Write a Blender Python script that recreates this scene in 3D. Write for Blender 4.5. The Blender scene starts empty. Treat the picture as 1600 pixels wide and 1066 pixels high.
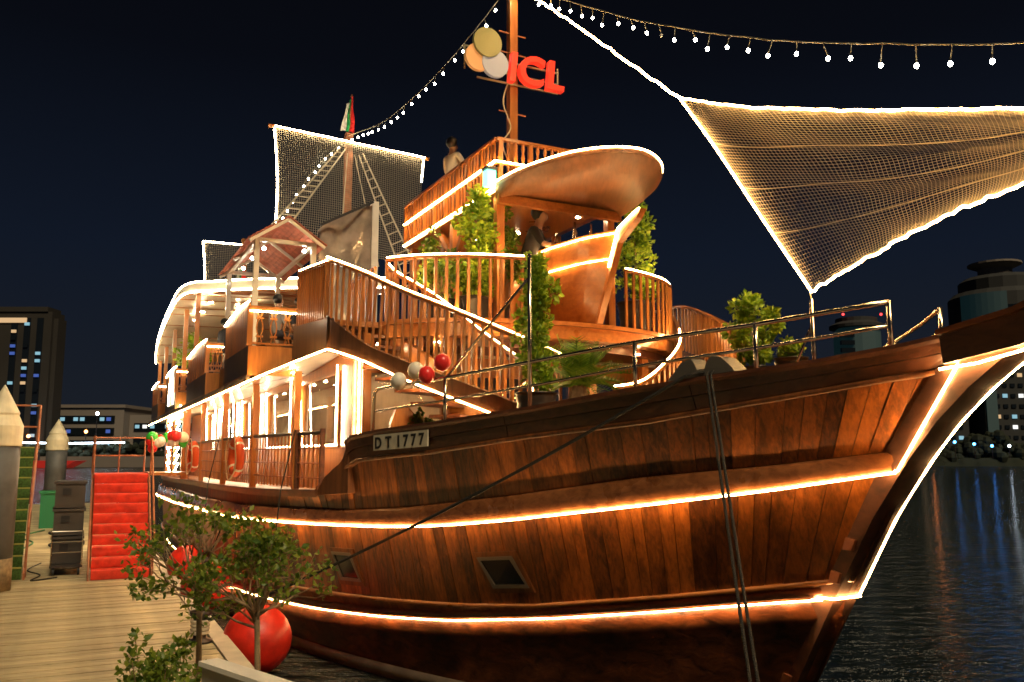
import bpy, math, random
import numpy as np
from mathutils import Vector, Matrix

rnd = random.Random(11)
scene = bpy.context.scene
COL = scene.collection

# ------------------------------------------------------------------ camera
PITCH = math.atan(179 / 1350.0)
CAMZ = 2.8
cam_d = bpy.data.cameras.new('camera'); cam = bpy.data.objects.new('camera', cam_d); COL.objects.link(cam)
cam.location = (0, 0, CAMZ); cam.rotation_euler = (math.pi / 2 + PITCH, 0, 0)
cam_d.sensor_width = 36; cam_d.lens = 1350 / 1600 * 36; cam_d.clip_start = 0.1; cam_d.clip_end = 6000
scene.camera = cam
# ------------------------------------------------------------------ world, sun lamp, exposure
world = bpy.data.worlds.new('World'); scene.world = world; world.use_nodes = True
SUN_EL, SUN_AZ = math.radians(50), math.radians(150)
nt = world.node_tree; nt.nodes.clear()
out = nt.nodes.new('ShaderNodeOutputWorld'); bg = nt.nodes.new('ShaderNodeBackground')
sky = nt.nodes.new('ShaderNodeTexSky'); sky.sky_type = 'NISHITA'; sky.sun_disc = False
sky.sun_elevation = math.radians(-7); sky.sun_rotation = math.radians(60); sky.air_density = 1.5; sky.dust_density = 2
tc = nt.nodes.new('ShaderNodeTexCoord'); sep = nt.nodes.new('ShaderNodeSeparateXYZ')
ramp = nt.nodes.new('ShaderNodeValToRGB')
nt.links.new(tc.outputs['Generated'], sep.inputs[0]); nt.links.new(sep.outputs['Z'], ramp.inputs[0])
e = ramp.color_ramp.elements
e[0].position = 0.0; e[0].color = (0.0085, 0.0105, 0.0145, 1)
e[1].position = 0.62; e[1].color = (0.0012, 0.0013, 0.0018, 1)
x = ramp.color_ramp.elements.new(0.22); x.color = (0.0042, 0.0068, 0.0138, 1)
x = ramp.color_ramp.elements.new(0.42); x.color = (0.0020, 0.0026, 0.0048, 1)
mulsky = nt.nodes.new('ShaderNodeVectorMath'); mulsky.operation = 'SCALE'; mulsky.inputs['Scale'].default_value = 0.05
addsky = nt.nodes.new('ShaderNodeVectorMath'); addsky.operation = 'ADD'
nt.links.new(sky.outputs[0], mulsky.inputs[0]); nt.links.new(mulsky.outputs[0], addsky.inputs[0])
nt.links.new(ramp.outputs[0], addsky.inputs[1]); nt.links.new(addsky.outputs[0], bg.inputs['Color'])
bg.inputs['Strength'].default_value = 1.0
nt.links.new(bg.outputs[0], out.inputs[0])
sun_d = bpy.data.lights.new('sun', 'SUN'); sun_d.energy = 1.65; sun_d.angle = math.radians(12); sun_d.color = (1, 0.80, 0.50)  # warm sun lamp, stands in for the unseen promenade floodlights
sun = bpy.data.objects.new('sun', sun_d); COL.objects.link(sun)
sun.rotation_euler = (math.radians(42), 0, math.radians(28)); sun.location = (0, -5, 30)
scene.view_settings.view_transform = 'Standard'; scene.view_settings.look = 'None'
scene.view_settings.exposure = 0.40; scene.view_settings.gamma = 1.0
cy = scene.cycles
cy.use_denoising = True; cy.use_adaptive_sampling = True; cy.adaptive_threshold = 0.015
cy.max_bounces = 6; cy.diffuse_bounces = 3; cy.glossy_bounces = 3; cy.transmission_bounces = 4; cy.transparent_max_bounces = 12
cy.sample_clamp_indirect = 4.0; cy.caustics_reflective = False; cy.caustics_refractive = False
cy.use_light_tree = True; cy.pixel_filter_type = 'BLACKMAN_HARRIS'; cy.filter_width = 1.6

# ------------------------------------------------------------------ frames: the boat's own axes
TH = math.radians(26.54)
U = Vector((-math.sin(TH), math.cos(TH), 0))      # towards the stern
N = Vector((math.cos(TH), math.sin(TH), 0))       # towards starboard
Z = Vector((0, 0, 1))
VC = 6.2                                           # centre line
def B(s, v, z): return U * s + N * v + Z * z
def interp(x, xs, ys): return float(np.interp(x, xs, ys))

# ------------------------------------------------------------------ materials
M = {}
def mat(name, color, rough=0.5, metal=0.0, coat=0.0, emit=None, es=0.0, spec=0.5, trans=0.0, bump=None, var=None, alpha=1.0):
    m = bpy.data.materials.new(name); m.use_nodes = True
    b = m.node_tree.nodes['Principled BSDF']; nd = m.node_tree.nodes; lk = m.node_tree.links
    b.inputs['Base Color'].default_value = (*color, 1); b.inputs['Roughness'].default_value = rough
    b.inputs['Metallic'].default_value = metal; b.inputs['Coat Weight'].default_value = coat
    b.inputs['Specular IOR Level'].default_value = spec; b.inputs['Transmission Weight'].default_value = trans
    b.inputs['Alpha'].default_value = alpha
    if emit: b.inputs['Emission Color'].default_value = (*emit, 1); b.inputs['Emission Strength'].default_value = es
    if var:      # (scale, amount): uneven tone from noise
        t = nd.new('ShaderNodeTexCoord'); n = nd.new('ShaderNodeTexNoise'); n.inputs['Scale'].default_value = var[0]; n.inputs['Detail'].default_value = 6
        r = nd.new('ShaderNodeMapRange'); r.inputs[1].default_value = 0.3; r.inputs[2].default_value = 0.7
        r.inputs[3].default_value = 1 - var[1]; r.inputs[4].default_value = 1 + var[1]
        mx = nd.new('ShaderNodeVectorMath'); mx.operation = 'SCALE'; mx.inputs[0].default_value = color
        lk.new(t.outputs['Object'], n.inputs['Vector']); lk.new(n.outputs['Fac'], r.inputs[0]); lk.new(r.outputs[0], mx.inputs['Scale'])
        lk.new(mx.outputs[0], b.inputs['Base Color'])
    if bump:
        t = nd.new('ShaderNodeTexCoord'); n = nd.new('ShaderNodeTexNoise'); n.inputs['Scale'].default_value = bump[0]; n.inputs['Detail'].default_value = 4
        bp = nd.new('ShaderNodeBump'); bp.inputs['Strength'].default_value = bump[1]; bp.inputs['Distance'].default_value = 0.02
        lk.new(t.outputs['Object'], n.inputs['Vector']); lk.new(n.outputs['Fac'], bp.inputs['Height']); lk.new(bp.outputs[0], b.inputs['Normal'])
    M[name] = m; return m

def wood(name, dark, light, rough=0.35, coat=0.25, grain=(9, 9, 0.9), spread=0.5, random_tone=0.0, bump=0.15, stain=0.35, piece_tone=0.0, streak=0.0):
    m = bpy.data.materials.new(name); m.use_nodes = True
    nd = m.node_tree.nodes; lk = m.node_tree.links; b = nd['Principled BSDF']
    t = nd.new('ShaderNodeTexCoord'); mp = nd.new('ShaderNodeMapping'); mp.inputs['Scale'].default_value = grain
    mp.inputs['Rotation'].default_value = (0, 0, -TH)
    oi = nd.new('ShaderNodeObjectInfo')
    sh = nd.new('ShaderNodeVectorMath'); sh.operation = 'SCALE'; sh.inputs['Scale'].default_value = 37.0
    cmb = nd.new('ShaderNodeCombineXYZ'); lk.new(oi.outputs['Random'], cmb.inputs[0]); lk.new(oi.outputs['Random'], cmb.inputs[2])
    lk.new(cmb.outputs[0], sh.inputs[0])
    ad = nd.new('ShaderNodeVectorMath'); ad.operation = 'ADD'
    lk.new(t.outputs['Object'], mp.inputs['Vector']); lk.new(mp.outputs[0], ad.inputs[0]); lk.new(sh.outputs[0], ad.inputs[1])
    n = nd.new('ShaderNodeTexNoise'); n.inputs['Scale'].default_value = 1.6; n.inputs['Detail'].default_value = 8; n.inputs['Roughness'].default_value = 0.62
    n.inputs['Distortion'].default_value = 0.6
    lk.new(ad.outputs[0], n.inputs['Vector'])
    rp = nd.new('ShaderNodeValToRGB'); rp.color_ramp.elements[0].position = 0.5 - spread / 2 * 0.6; rp.color_ramp.elements[1].position = 0.5 + spread / 2 * 0.6
    rp.color_ramp.elements[0].color = (*dark, 1); rp.color_ramp.elements[1].color = (*light, 1)
    if piece_tone:      # each board takes its own place between dark and light heartwood
        pm_ = nd.new('ShaderNodeMath'); pm_.operation = 'MULTIPLY_ADD'; pm_.inputs[1].default_value = piece_tone
        lk.new(oi.outputs['Random'], pm_.inputs[0])
        ps_ = nd.new('ShaderNodeMath'); ps_.operation = 'SUBTRACT'; ps_.inputs[1].default_value = piece_tone * 0.52
        lk.new(n.outputs['Fac'], ps_.inputs[0]); lk.new(ps_.outputs[0], pm_.inputs[2]); lk.new(pm_.outputs[0], rp.inputs[0])
    else: lk.new(n.outputs['Fac'], rp.inputs[0])
    # weather stains, larger patches
    n2 = nd.new('ShaderNodeTexNoise'); n2.inputs['Scale'].default_value = 1.3; n2.inputs['Detail'].default_value = 5
    lk.new(t.outputs['Object'], n2.inputs['Vector'])
    mr = nd.new('ShaderNodeMapRange'); mr.inputs[1].default_value = 0.35; mr.inputs[2].default_value = 0.65; mr.inputs[3].default_value = 1 - stain; mr.inputs[4].default_value = 1.0 + stain * 0.4
    lk.new(n2.outputs['Fac'], mr.inputs[0])
    rr = nd.new('ShaderNodeMapRange'); rr.inputs[3].default_value = 1 - random_tone; rr.inputs[4].default_value = 1 + random_tone * 0.6
    lk.new(oi.outputs['Random'], rr.inputs[0])
    mu = nd.new('ShaderNodeMath'); mu.operation = 'MULTIPLY'; lk.new(mr.outputs[0], mu.inputs[0]); lk.new(rr.outputs[0], mu.inputs[1])
    if streak:        # run-off streaks and grime down the side
        m3 = nd.new('ShaderNodeMapping'); m3.inputs['Scale'].default_value = (7, 7, 0.45); n3 = nd.new('ShaderNodeTexNoise'); n3.inputs['Scale'].default_value = 1.0; n3.inputs['Detail'].default_value = 6; n3.inputs['Roughness'].default_value = 0.7
        lk.new(t.outputs['Object'], m3.inputs[0]); lk.new(m3.outputs[0], n3.inputs['Vector'])
        r3 = nd.new('ShaderNodeMapRange'); r3.inputs[1].default_value = 0.38; r3.inputs[2].default_value = 0.52; r3.inputs[3].default_value = 1 - streak; r3.inputs[4].default_value = 1.0
        lk.new(n3.outputs['Fac'], r3.inputs[0]); m4 = nd.new('ShaderNodeMath'); m4.operation = 'MULTIPLY'; lk.new(mu.outputs[0], m4.inputs[0]); lk.new(r3.outputs[0], m4.inputs[1]); mu = m4
    sc = nd.new('ShaderNodeVectorMath'); sc.operation = 'SCALE'; lk.new(rp.outputs[0], sc.inputs[0]); lk.new(mu.outputs[0], sc.inputs['Scale'])
    lk.new(sc.outputs[0], b.inputs['Base Color'])
    rm = nd.new('ShaderNodeMapRange'); rm.inputs[3].default_value = max(0.05, rough - 0.1); rm.inputs[4].default_value = rough + 0.15
    lk.new(n2.outputs['Fac'], rm.inputs[0]); lk.new(rm.outputs[0], b.inputs['Roughness'])
    b.inputs['Coat Weight'].default_value = coat; b.inputs['Coat Roughness'].default_value = 0.18
    bp = nd.new('ShaderNodeBump'); bp.inputs['Strength'].default_value = bump; bp.inputs['Distance'].default_value = 0.01
    lk.new(n.outputs['Fac'], bp.inputs['Height']); lk.new(bp.outputs[0], b.inputs['Normal'])
    M[name] = m; return m

wood('hull_plank', (0.075, 0.02, 0.006), (0.50, 0.145, 0.022), rough=0.36, coat=0.3, grain=(18, 18, 0.8), spread=0.95, random_tone=0.25, stain=0.45, piece_tone=0.36, streak=0.5)
wood('hull_wood', (0.07, 0.02, 0.007), (0.30, 0.10, 0.024), rough=0.42, coat=0.15, grain=(7, 7, 0.5), spread=0.7, stain=0.4)
wood('wale_wood', (0.15, 0.048, 0.017), (0.38, 0.14, 0.048), rough=0.26, coat=0.6, grain=(6, 0.35, 8), spread=0.7, stain=0.25)
wood('dark_wood', (0.06, 0.02, 0.009), (0.21, 0.068, 0.026), rough=0.4, coat=0.25, grain=(6, 0.4, 9), spread=0.8, random_tone=0.25)
wood('stem_wood', (0.04, 0.014, 0.007), (0.14, 0.045, 0.017), rough=0.75, coat=0.0, grain=(5, 2, 5), spread=0.8, stain=0.5)
wood('visor_wood', (0.12, 0.045, 0.016), (0.25, 0.095, 0.032), rough=0.5, coat=0.08, grain=(9, 0.5, 9), spread=0.8, stain=0.3)
wood('stringer_wood', (0.09, 0.04, 0.018), (0.27, 0.11, 0.04), rough=0.35, coat=0.3, grain=(5, 5, 0.8), spread=0.8)
wood('fascia_wood', (0.05, 0.03, 0.018), (0.13, 0.08, 0.045), rough=0.35, coat=0.3, grain=(7, 7, 0.7), spread=0.8)
wood('teak', (0.26, 0.08, 0.016), (0.56, 0.21, 0.045), rough=0.3, coat=0.35, grain=(9, 9, 0.8), spread=0.8, random_tone=0.22, stain=0.2)
wood('teak_long', (0.24, 0.075, 0.017), (0.50, 0.18, 0.042), rough=0.28, coat=0.4, grain=(7, 0.6, 9), spread=0.8, random_tone=0.15, stain=0.25)
wood('bottom_wood', (0.04, 0.011, 0.005), (0.27, 0.075, 0.022), rough=0.38, coat=0.3, grain=(3, 0.5, 5), spread=0.6, bump=0.9, stain=0.6)
wood('dock_wood', (0.36, 0.29, 0.16), (0.64, 0.55, 0.34), rough=0.6, coat=0.0, grain=(0.7, 14, 9), spread=0.9, random_tone=0.2, stain=0.4)
def led_material(name, color, es):     # rope light: emission varies a little from diode to diode
    m = mat(name, (0.9, 0.8, 0.6), emit=color, es=es); nd = m.node_tree.nodes; lk = m.node_tree.links
    t = nd.new('ShaderNodeTexCoord'); n = nd.new('ShaderNodeTexNoise'); n.inputs['Scale'].default_value = 14; n.inputs['Detail'].default_value = 3
    r = nd.new('ShaderNodeMapRange'); r.inputs[1].default_value = 0.3; r.inputs[2].default_value = 0.7; r.inputs[3].default_value = es * 0.35; r.inputs[4].default_value = es * 1.5
    lk.new(t.outputs['Object'], n.inputs['Vector']); lk.new(n.outputs['Fac'], r.inputs[0]); lk.new(r.outputs[0], nd['Principled BSDF'].inputs['Emission Strength'])
led_material('led', (1.0, 0.56, 0.20), 95)
led_material('led_hull', (1.0, 0.58, 0.22), 46)
led_material('led_soft', (1.0, 0.56, 0.20), 55)
led_material('led_white', (1.0, 0.78, 0.48), 60)
mat('bulb', (0.9, 0.9, 0.9), emit=(1.0, 0.93, 0.78), es=60)
mat('downlight', (0.9, 0.9, 0.9), emit=(1.0, 0.74, 0.42), es=140)
mat('steel', (0.62, 0.58, 0.5), rough=0.22, metal=1.0)
mat('dark_steel', (0.08, 0.07, 0.07), rough=0.4, metal=0.8)
mat('rust_steel', (0.36, 0.13, 0.06), rough=0.5, metal=0.2, var=(6, 0.4))
mat('cream', (0.72, 0.64, 0.5), rough=0.35, coat=0.3, var=(2, 0.1))
mat('porthole_metal', (0.2, 0.18, 0.15), rough=0.4, metal=0.6)
mat('white_paint', (0.78, 0.76, 0.7), rough=0.4, var=(3, 0.12))
mat('plate_white', (0.62, 0.58, 0.46), rough=0.5, var=(9, 0.15))
mat('black', (0.012, 0.012, 0.014), rough=0.5)
mat('sign_red', (0.75, 0.03, 0.012), rough=0.4, emit=(1, 0.05, 0.02), es=0.5)
mat('disc_gold', (0.24, 0.22, 0.07), rough=0.5, emit=(0.5, 0.45, 0.12), es=0.06)
mat('disc_orange', (0.55, 0.25, 0.09), rough=0.5, emit=(1, 0.5, 0.15), es=0.2)
mat('disc_grey', (0.30, 0.32, 0.36), rough=0.5, emit=(.5, .5, .55), es=0.15)
mat('red_carpet', (0.62, 0.035, 0.012), rough=0.75, var=(5, 0.3), bump=(9, 0.5))
mat('green_turf', (0.05, 0.11, 0.02), rough=0.9, var=(30, 0.4), bump=(80, 0.6))
mat('turf_edge', (0.30, 0.32, 0.07), rough=0.9)
mat('fender_red', (0.55, 0.02, 0.009), rough=0.42, var=(3.5, 0.5), bump=(30, 0.15))
mat('ring_orange', (0.75, 0.1, 0.02), rough=0.5)
mat('rope_pale', (0.5, 0.42, 0.3), rough=0.8)
mat('rope_dark', (0.014, 0.013, 0.011), rough=0.8, bump=(90, 0.8))
mat('net', (0.34, 0.29, 0.19), rough=0.7)
mat('wire', (0.32, 0.28, 0.18), rough=0.7)
mat('pile_body', (0.075, 0.08, 0.085), rough=0.55, var=(2.5, 0.35), bump=(12, 0.3))
mat('pile_cap', (0.70, 0.64, 0.46), rough=0.5, var=(4, 0.15))
mat('pile_stain', (0.22, 0.16, 0.085), rough=0.8, var=(9, 0.5))
mat('pot_black', (0.035, 0.03, 0.026), rough=0.35)
mat('bark', (0.25, 0.17, 0.09), rough=0.85, bump=(30, 0.5), var=(14, 0.3))
mat('balloon_red', (0.8, 0.03, 0.03), rough=0.3)
mat('balloon_white', (0.85, 0.80, 0.68), rough=0.3)
mat('balloon_green', (0.05, 0.55, 0.06), rough=0.3)
mat('grey_plastic', (0.045, 0.038, 0.034), rough=0.5, var=(4, 0.2))
mat('green_bin', (0.015, 0.17, 0.07), rough=0.45)
mat('beige_metal', (0.48, 0.44, 0.32), rough=0.5, var=(3, 0.15))
mat('concrete', (0.5, 0.45, 0.36), rough=0.75, var=(4, 0.2))
mat('grey_paint', (0.36, 0.33, 0.28), rough=0.45, var=(3, 0.15))
mat('skin', (0.28, 0.15, 0.09), rough=0.5)
mat('hair', (0.004, 0.0035, 0.003), rough=0.5)
mat('shirt_white', (0.62, 0.56, 0.46), rough=0.8, bump=(20, 0.6))
mat('shirt_black', (0.014, 0.015, 0.02), rough=0.8)
mat('trousers', (0.02, 0.02, 0.03), rough=0.8)
mat('shirt_grey', (0.16, 0.15, 0.14), rough=0.8)
mat('flag_red', (0.7, 0.02, 0.02), rough=0.7); mat('flag_green', (0.01, 0.3, 0.08), rough=0.7); mat('flag_white', (0.75, 0.72, 0.65), rough=0.7)
mat('tower_wall', (0.03, 0.026, 0.022), rough=0.8, var=(0.05, 0.2))
mat('pale_wall', (0.22, 0.19, 0.17), rough=0.8, var=(0.05, 0.15))
mat('teal_wall', (0.05, 0.085, 0.095), rough=0.7, emit=(0.1, 0.32, 0.36), es=0.02)
mat('far_wall', (0.03, 0.032, 0.035), rough=0.8)
mat('window_dark', (0.01, 0.014, 0.02), rough=0.15)
mat('win_warm', (0.2, 0.2, 0.2), emit=(1.0, 0.62, 0.3), es=0.5)
mat('win_cool', (0.2, 0.2, 0.2), emit=(0.32, 0.75, 0.95), es=0.45)
mat('win_blue', (0.1, 0.1, 0.2), emit=(0.05, 0.2, 0.9), es=0.3)
mat('win_white', (0.2, 0.2, 0.2), emit=(0.9, 0.9, 0.85), es=1.0)
mat('beacon_red', (0.2, 0, 0), emit=(1, 0.05, 0.05), es=3)
mat('lamp_orange', (0.2, 0.1, 0), emit=(1, 0.3, 0.08), es=14)
mat('lamp_white', (0.2, 0.2, 0.2), emit=(0.75, 0.9, 1.0), es=16)
mat('far_green', (0.012, 0.018, 0.008), rough=0.9)
mat('red_boat', (0.4, 0.02, 0.02), rough=0.4, emit=(1, 0.06, 0.03), es=0.12)
mat('lantern_green', (0.1, 0.4, 0.35), emit=(0.15, 0.85, 0.6), es=3)
mat('shingle', (0.42, 0.12, 0.06), rough=0.75, var=(8, 0.4))
mat('plastic_wrap', (0.30, 0.26, 0.22), rough=0.16, coat=0.8, var=(3, 0.35), bump=(5, 1.0))
mat('interior', (0.55, 0.42, 0.3), rough=0.6, var=(1.5, 0.3))
mat('interior_glow', (0.5, 0.4, 0.3), emit=(1.0, 0.72, 0.42), es=0.55)
mat('cloth', (0.7, 0.66, 0.58), rough=0.8)
mat('boot_stripe', (0.34, 0.26, 0.19), rough=0.6, var=(3, 0.3))

def leaf_material(name, c1, c2, tr=0.35):
    m = bpy.data.materials.new(name); m.use_nodes = True; nd = m.node_tree.nodes; lk = m.node_tree.links
    b = nd['Principled BSDF']; o = nd['Material Output']
    g = nd.new('ShaderNodeNewGeometry'); rp = nd.new('ShaderNodeValToRGB')
    rp.color_ramp.elements[0].color = (*c1, 1); rp.color_ramp.elements[1].color = (*c2, 1)
    lk.new(g.outputs['Random Per Island'], rp.inputs[0]); lk.new(rp.outputs[0], b.inputs['Base Color'])
    b.inputs['Roughness'].default_value = 0.42
    t = nd.new('ShaderNodeBsdfTranslucent'); lk.new(rp.outputs[0], t.inputs['Color'])
    mx = nd.new('ShaderNodeMixShader'); mx.inputs[0].default_value = tr
    lk.new(b.outputs[0], mx.inputs[1]); lk.new(t.outputs[0], mx.inputs[2]); lk.new(mx.outputs[0], o.inputs['Surface'])
    M[name] = m
leaf_material('leaf_bright', (0.11, 0.25, 0.012), (0.39, 0.53, 0.035), .42)
leaf_material('leaf_dark', (0.05, 0.14, 0.012), (0.23, 0.33, 0.03))
leaf_material('leaf_tree', (0.05, 0.12, 0.012), (0.25, 0.32, 0.035), .4)
leaf_material('leaf_palm', (0.06, 0.17, 0.015), (0.20, 0.34, 0.03))

def glass_material(name, color, mixf, rough=0.03):
    m = bpy.data.materials.new(name); m.use_nodes = True; nd = m.node_tree.nodes; lk = m.node_tree.links
    nd.remove(nd['Principled BSDF']); o = nd['Material Output']
    g = nd.new('ShaderNodeBsdfGlossy'); g.inputs['Roughness'].default_value = rough; g.inputs['Color'].default_value = (0.9, 0.9, 0.9, 1)
    t = nd.new('ShaderNodeBsdfTransparent'); t.inputs['Color'].default_value = (*color, 1)
    f = nd.new('ShaderNodeFresnel'); f.inputs['IOR'].default_value = 1.5
    a = nd.new('ShaderNodeMath'); a.operation = 'ADD'; a.inputs[1].default_value = mixf; a.use_clamp = True
    mx = nd.new('ShaderNodeMixShader'); lk.new(f.outputs[0], a.inputs[0]); lk.new(a.outputs[0], mx.inputs[0])
    lk.new(t.outputs[0], mx.inputs[1]); lk.new(g.outputs[0], mx.inputs[2]); lk.new(mx.outputs[0], o.inputs['Surface'])
    M[name] = m
glass_material('glass', (0.85, 0.82, 0.75), 0.03)

def water_material():
    m = bpy.data.materials.new('water'); m.use_nodes = True; nd = m.node_tree.nodes; lk = m.node_tree.links
    b = nd['Principled BSDF']; b.inputs['Base Color'].default_value = (0.003, 0.008, 0.010, 1); b.inputs['Roughness'].default_value = 0.08
    b.inputs['IOR'].default_value = 1.33
    t = nd.new('ShaderNodeTexCoord'); mp = nd.new('ShaderNodeMapping'); mp.inputs['Scale'].default_value = (0.9, 2.6, 1); mp.inputs['Rotation'].default_value = (0, 0, 0.25)
    lk.new(t.outputs['Object'], mp.inputs[0])
    n1 = nd.new('ShaderNodeTexNoise'); n1.inputs['Scale'].default_value = 1.1; n1.inputs['Detail'].default_value = 5; n1.inputs['Roughness'].default_value = 0.55
    lk.new(mp.outputs[0], n1.inputs['Vector'])
    bp = nd.new('ShaderNodeBump'); bp.inputs['Strength'].default_value = 1.0; bp.inputs['Distance'].default_value = 0.6
    lk.new(n1.outputs['Fac'], bp.inputs['Height']); lk.new(bp.outputs[0], b.inputs['Normal'])
    M['water'] = m
water_material()

# ------------------------------------------------------------------ mesh helpers
def root_loc(p):
    while p is not None and p.parent is not None: p = p.parent
    return Vector(p.location) if p is not None else Vector((0, 0, 0))
class MB:
    def __init__(self): self.v = []; self.f = []; self.mi = []; self.cm = 0
    def add(self, vs, fs):
        o = len(self.v); self.v += [Vector(p) for p in vs]
        for f in fs: self.f.append(tuple(o + i for i in f)); self.mi.append(self.cm)
        return self
    def hexa(self, p):   # 8 points: bottom ring 0-3, top ring 4-7
        return self.add(p, [(0, 3, 2, 1), (4, 5, 6, 7), (0, 1, 5, 4), (1, 2, 6, 5), (2, 3, 7, 6), (3, 0, 4, 7)])
    def bbox(self, s0, s1, v0, v1, z0, z1):  # box in boat axes
        return self.hexa([B(s0, v0, z0), B(s1, v0, z0), B(s1, v1, z0), B(s0, v1, z0), B(s0, v0, z1), B(s1, v0, z1), B(s1, v1, z1), B(s0, v1, z1)])
    def wbox(self, x0, x1, y0, y1, z0, z1):
        return self.hexa([(x0, y0, z0), (x1, y0, z0), (x1, y1, z0), (x0, y1, z0), (x0, y0, z1), (x1, y0, z1), (x1, y1, z1), (x0, y1, z1)])
    def tube(self, path, r, n=6, cap=True, closed=False):
        path = [Vector(p) for p in path]; k = len(path); rs = r if isinstance(r, (list, tuple)) else [r] * k
        rings = []; side = None
        for i, p in enumerate(path):
            if closed: d = path[(i + 1) % k] - path[i - 1]
            else: d = path[min(i + 1, k - 1)] - path[max(i - 1, 0)]
            if d.length < 1e-9: d = Vector((0, 0, 1))
            d.normalize()
            if side is None:
                ref = Z if abs(d.z) < 0.9 else Vector((1, 0, 0)); side = d.cross(ref).normalized()
            else:
                side = side - d * side.dot(d)
                if side.length < 1e-6: side = d.orthogonal()
                side.normalize()
            up = d.cross(side)
            rings.append([p + (side * math.cos(a) + up * math.sin(a)) * rs[i] for a in [2 * math.pi * (j + 0.5) / n for j in range(n)]])
        vs = [q for rg in rings for q in rg]; fs = []
        for i in range(k if closed else k - 1):
            for j in range(n):
                a = i * n + j; b = i * n + (j + 1) % n; c = ((i + 1) % k) * n + (j + 1) % n; d2 = ((i + 1) % k) * n + j
                fs.append((a, b, c, d2))
        if cap and not closed: fs += [tuple(reversed(range(n))), tuple((k - 1) * n + j for j in range(n))]
        return self.add(vs, fs)
    def bar(self, a, b, w, h, upv=Z):   # rectangular bar between two points
        a = Vector(a); b = Vector(b); d = (b - a).normalized(); upv = Vector(upv)
        if abs(d.dot(upv)) > 0.98: upv = U
        sd = d.cross(upv).normalized(); up = sd.cross(d)
        sd *= w / 2; up *= h / 2
        return self.hexa([a - sd - up, a + sd - up, b + sd - up, b - sd - up, a - sd + up, a + sd + up, b + sd + up, b - sd + up])
    def lathe(self, base, prof, n=16, axis=Z):
        base = Vector(base); axis = Vector(axis).normalized(); sx = axis.orthogonal().normalized(); sy = axis.cross(sx)
        vs = []; fs = []
        for (r, h) in prof:
            for j in range(n):
                a = 2 * math.pi * j / n; vs.append(base + axis * h + (sx * math.cos(a) + sy * math.sin(a)) * r)
        for i in range(len(prof) - 1):
            for j in range(n): fs.append((i * n + j, i * n + (j + 1) % n, (i + 1) * n + (j + 1) % n, (i + 1) * n + j))
        fs += [tuple(reversed(range(n))), tuple((len(prof) - 1) * n + j for j in range(n))]
        return self.add(vs, fs)
    def ball(self, c, r, nu=16, nv=10, sc=(1, 1, 1)):
        c = Vector(c); vs = [c + Vector((0, 0, -r * sc[2]))]; fs = []
        for i in range(1, nv):
            ph = -math.pi / 2 + math.pi * i / nv
            for j in range(nu):
                a = 2 * math.pi * j / nu
                vs.append(c + Vector((r * sc[0] * math.cos(ph) * math.cos(a), r * sc[1] * math.cos(ph) * math.sin(a), r * sc[2] * math.sin(ph))))
        vs.append(c + Vector((0, 0, r * sc[2])))
        for j in range(nu): fs.append((0, 1 + (j + 1) % nu, 1 + j))
        for i in range(nv - 2):
            for j in range(nu): fs.append((1 + i * nu + j, 1 + i * nu + (j + 1) % nu, 1 + (i + 1) * nu + (j + 1) % nu, 1 + (i + 1) * nu + j))
        t = len(vs) - 1
        for j in range(nu): fs.append((t, 1 + (nv - 2) * nu + j, 1 + (nv - 2) * nu + (j + 1) % nu))
        return self.add(vs, fs)
    def grid(self, rows, double=None):
        n = len(rows[0]); vs = [p for r in rows for p in r]
        return self.add(vs, [(i * n + j, i * n + j + 1, (i + 1) * n + j + 1, (i + 1) * n + j) for i in range(len(rows) - 1) for j in range(n - 1)])
    def slab(self, ring, z0, z1):      # ring of world points (x,y), closed prism
        n = len(ring); vs = [Vector((p[0], p[1], z0)) for p in ring] + [Vector((p[0], p[1], z1)) for p in ring]
        fs = [tuple(reversed(range(n))), tuple(range(n, 2 * n))] + [(i, (i + 1) % n, n + (i + 1) % n, n + i) for i in range(n)]
        return self.add(vs, fs)
    def extr(self, poly, dvec):         # planar polygon of world points pushed along a vector
        n = len(poly); dvec = Vector(dvec); vs = [Vector(p) for p in poly] + [Vector(p) + dvec for p in poly]
        fs = [tuple(reversed(range(n))), tuple(range(n, 2 * n))] + [(i, (i + 1) % n, n + (i + 1) % n, n + i) for i in range(n)]
        return self.add(vs, fs)
    def build(self, name, m, parent=None, smooth=False, loc=None, kind=None, label=None):
        off = root_loc(parent) if parent is not None else (Vector(loc) if loc is not None else self.base())
        me = bpy.data.meshes.new(name); me.from_pydata([tuple(p - off) for p in self.v], [], self.f)
        ms = m if isinstance(m, (list, tuple)) else [m]
        for q in ms: me.materials.append(M[q])
        me.polygons.foreach_set('material_index', self.mi)
        if smooth: me.polygons.foreach_set('use_smooth', [True] * len(me.polygons))
        me.update()
        o = bpy.data.objects.new(name, me); COL.objects.link(o)
        if parent is not None: o.parent = parent
        else: o.location = off
        if kind: o['kind'] = kind
        if label: o['label'] = label
        return o
    def base(self):
        a = np.array([tuple(p) for p in self.v]); return Vector(((a[:, 0].min() + a[:, 0].max()) / 2, (a[:, 1].min() + a[:, 1].max()) / 2, a[:, 2].min()))
def tag(o, label, cat, group=None):
    o['label'] = label; o['category'] = cat
    if group: o['group'] = group
    return o
def thing(name, label, cat, loc, group=None):
    o = bpy.data.objects.new(name, None); COL.objects.link(o); o.location = loc; o.empty_display_size = 0.1
    return tag(o, label, cat, group)
def structure(o): o['kind'] = 'structure'; return o
def inst(me, name, parent, pos, rz=0.0, sz=1.0, sxy=1.0):
    o = bpy.data.objects.new(name, me); COL.objects.link(o); o.parent = parent
    o.location = Vector(pos) - root_loc(parent); o.rotation_euler = (0, 0, rz); o.scale = (sxy, sxy, sz); return o
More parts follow.
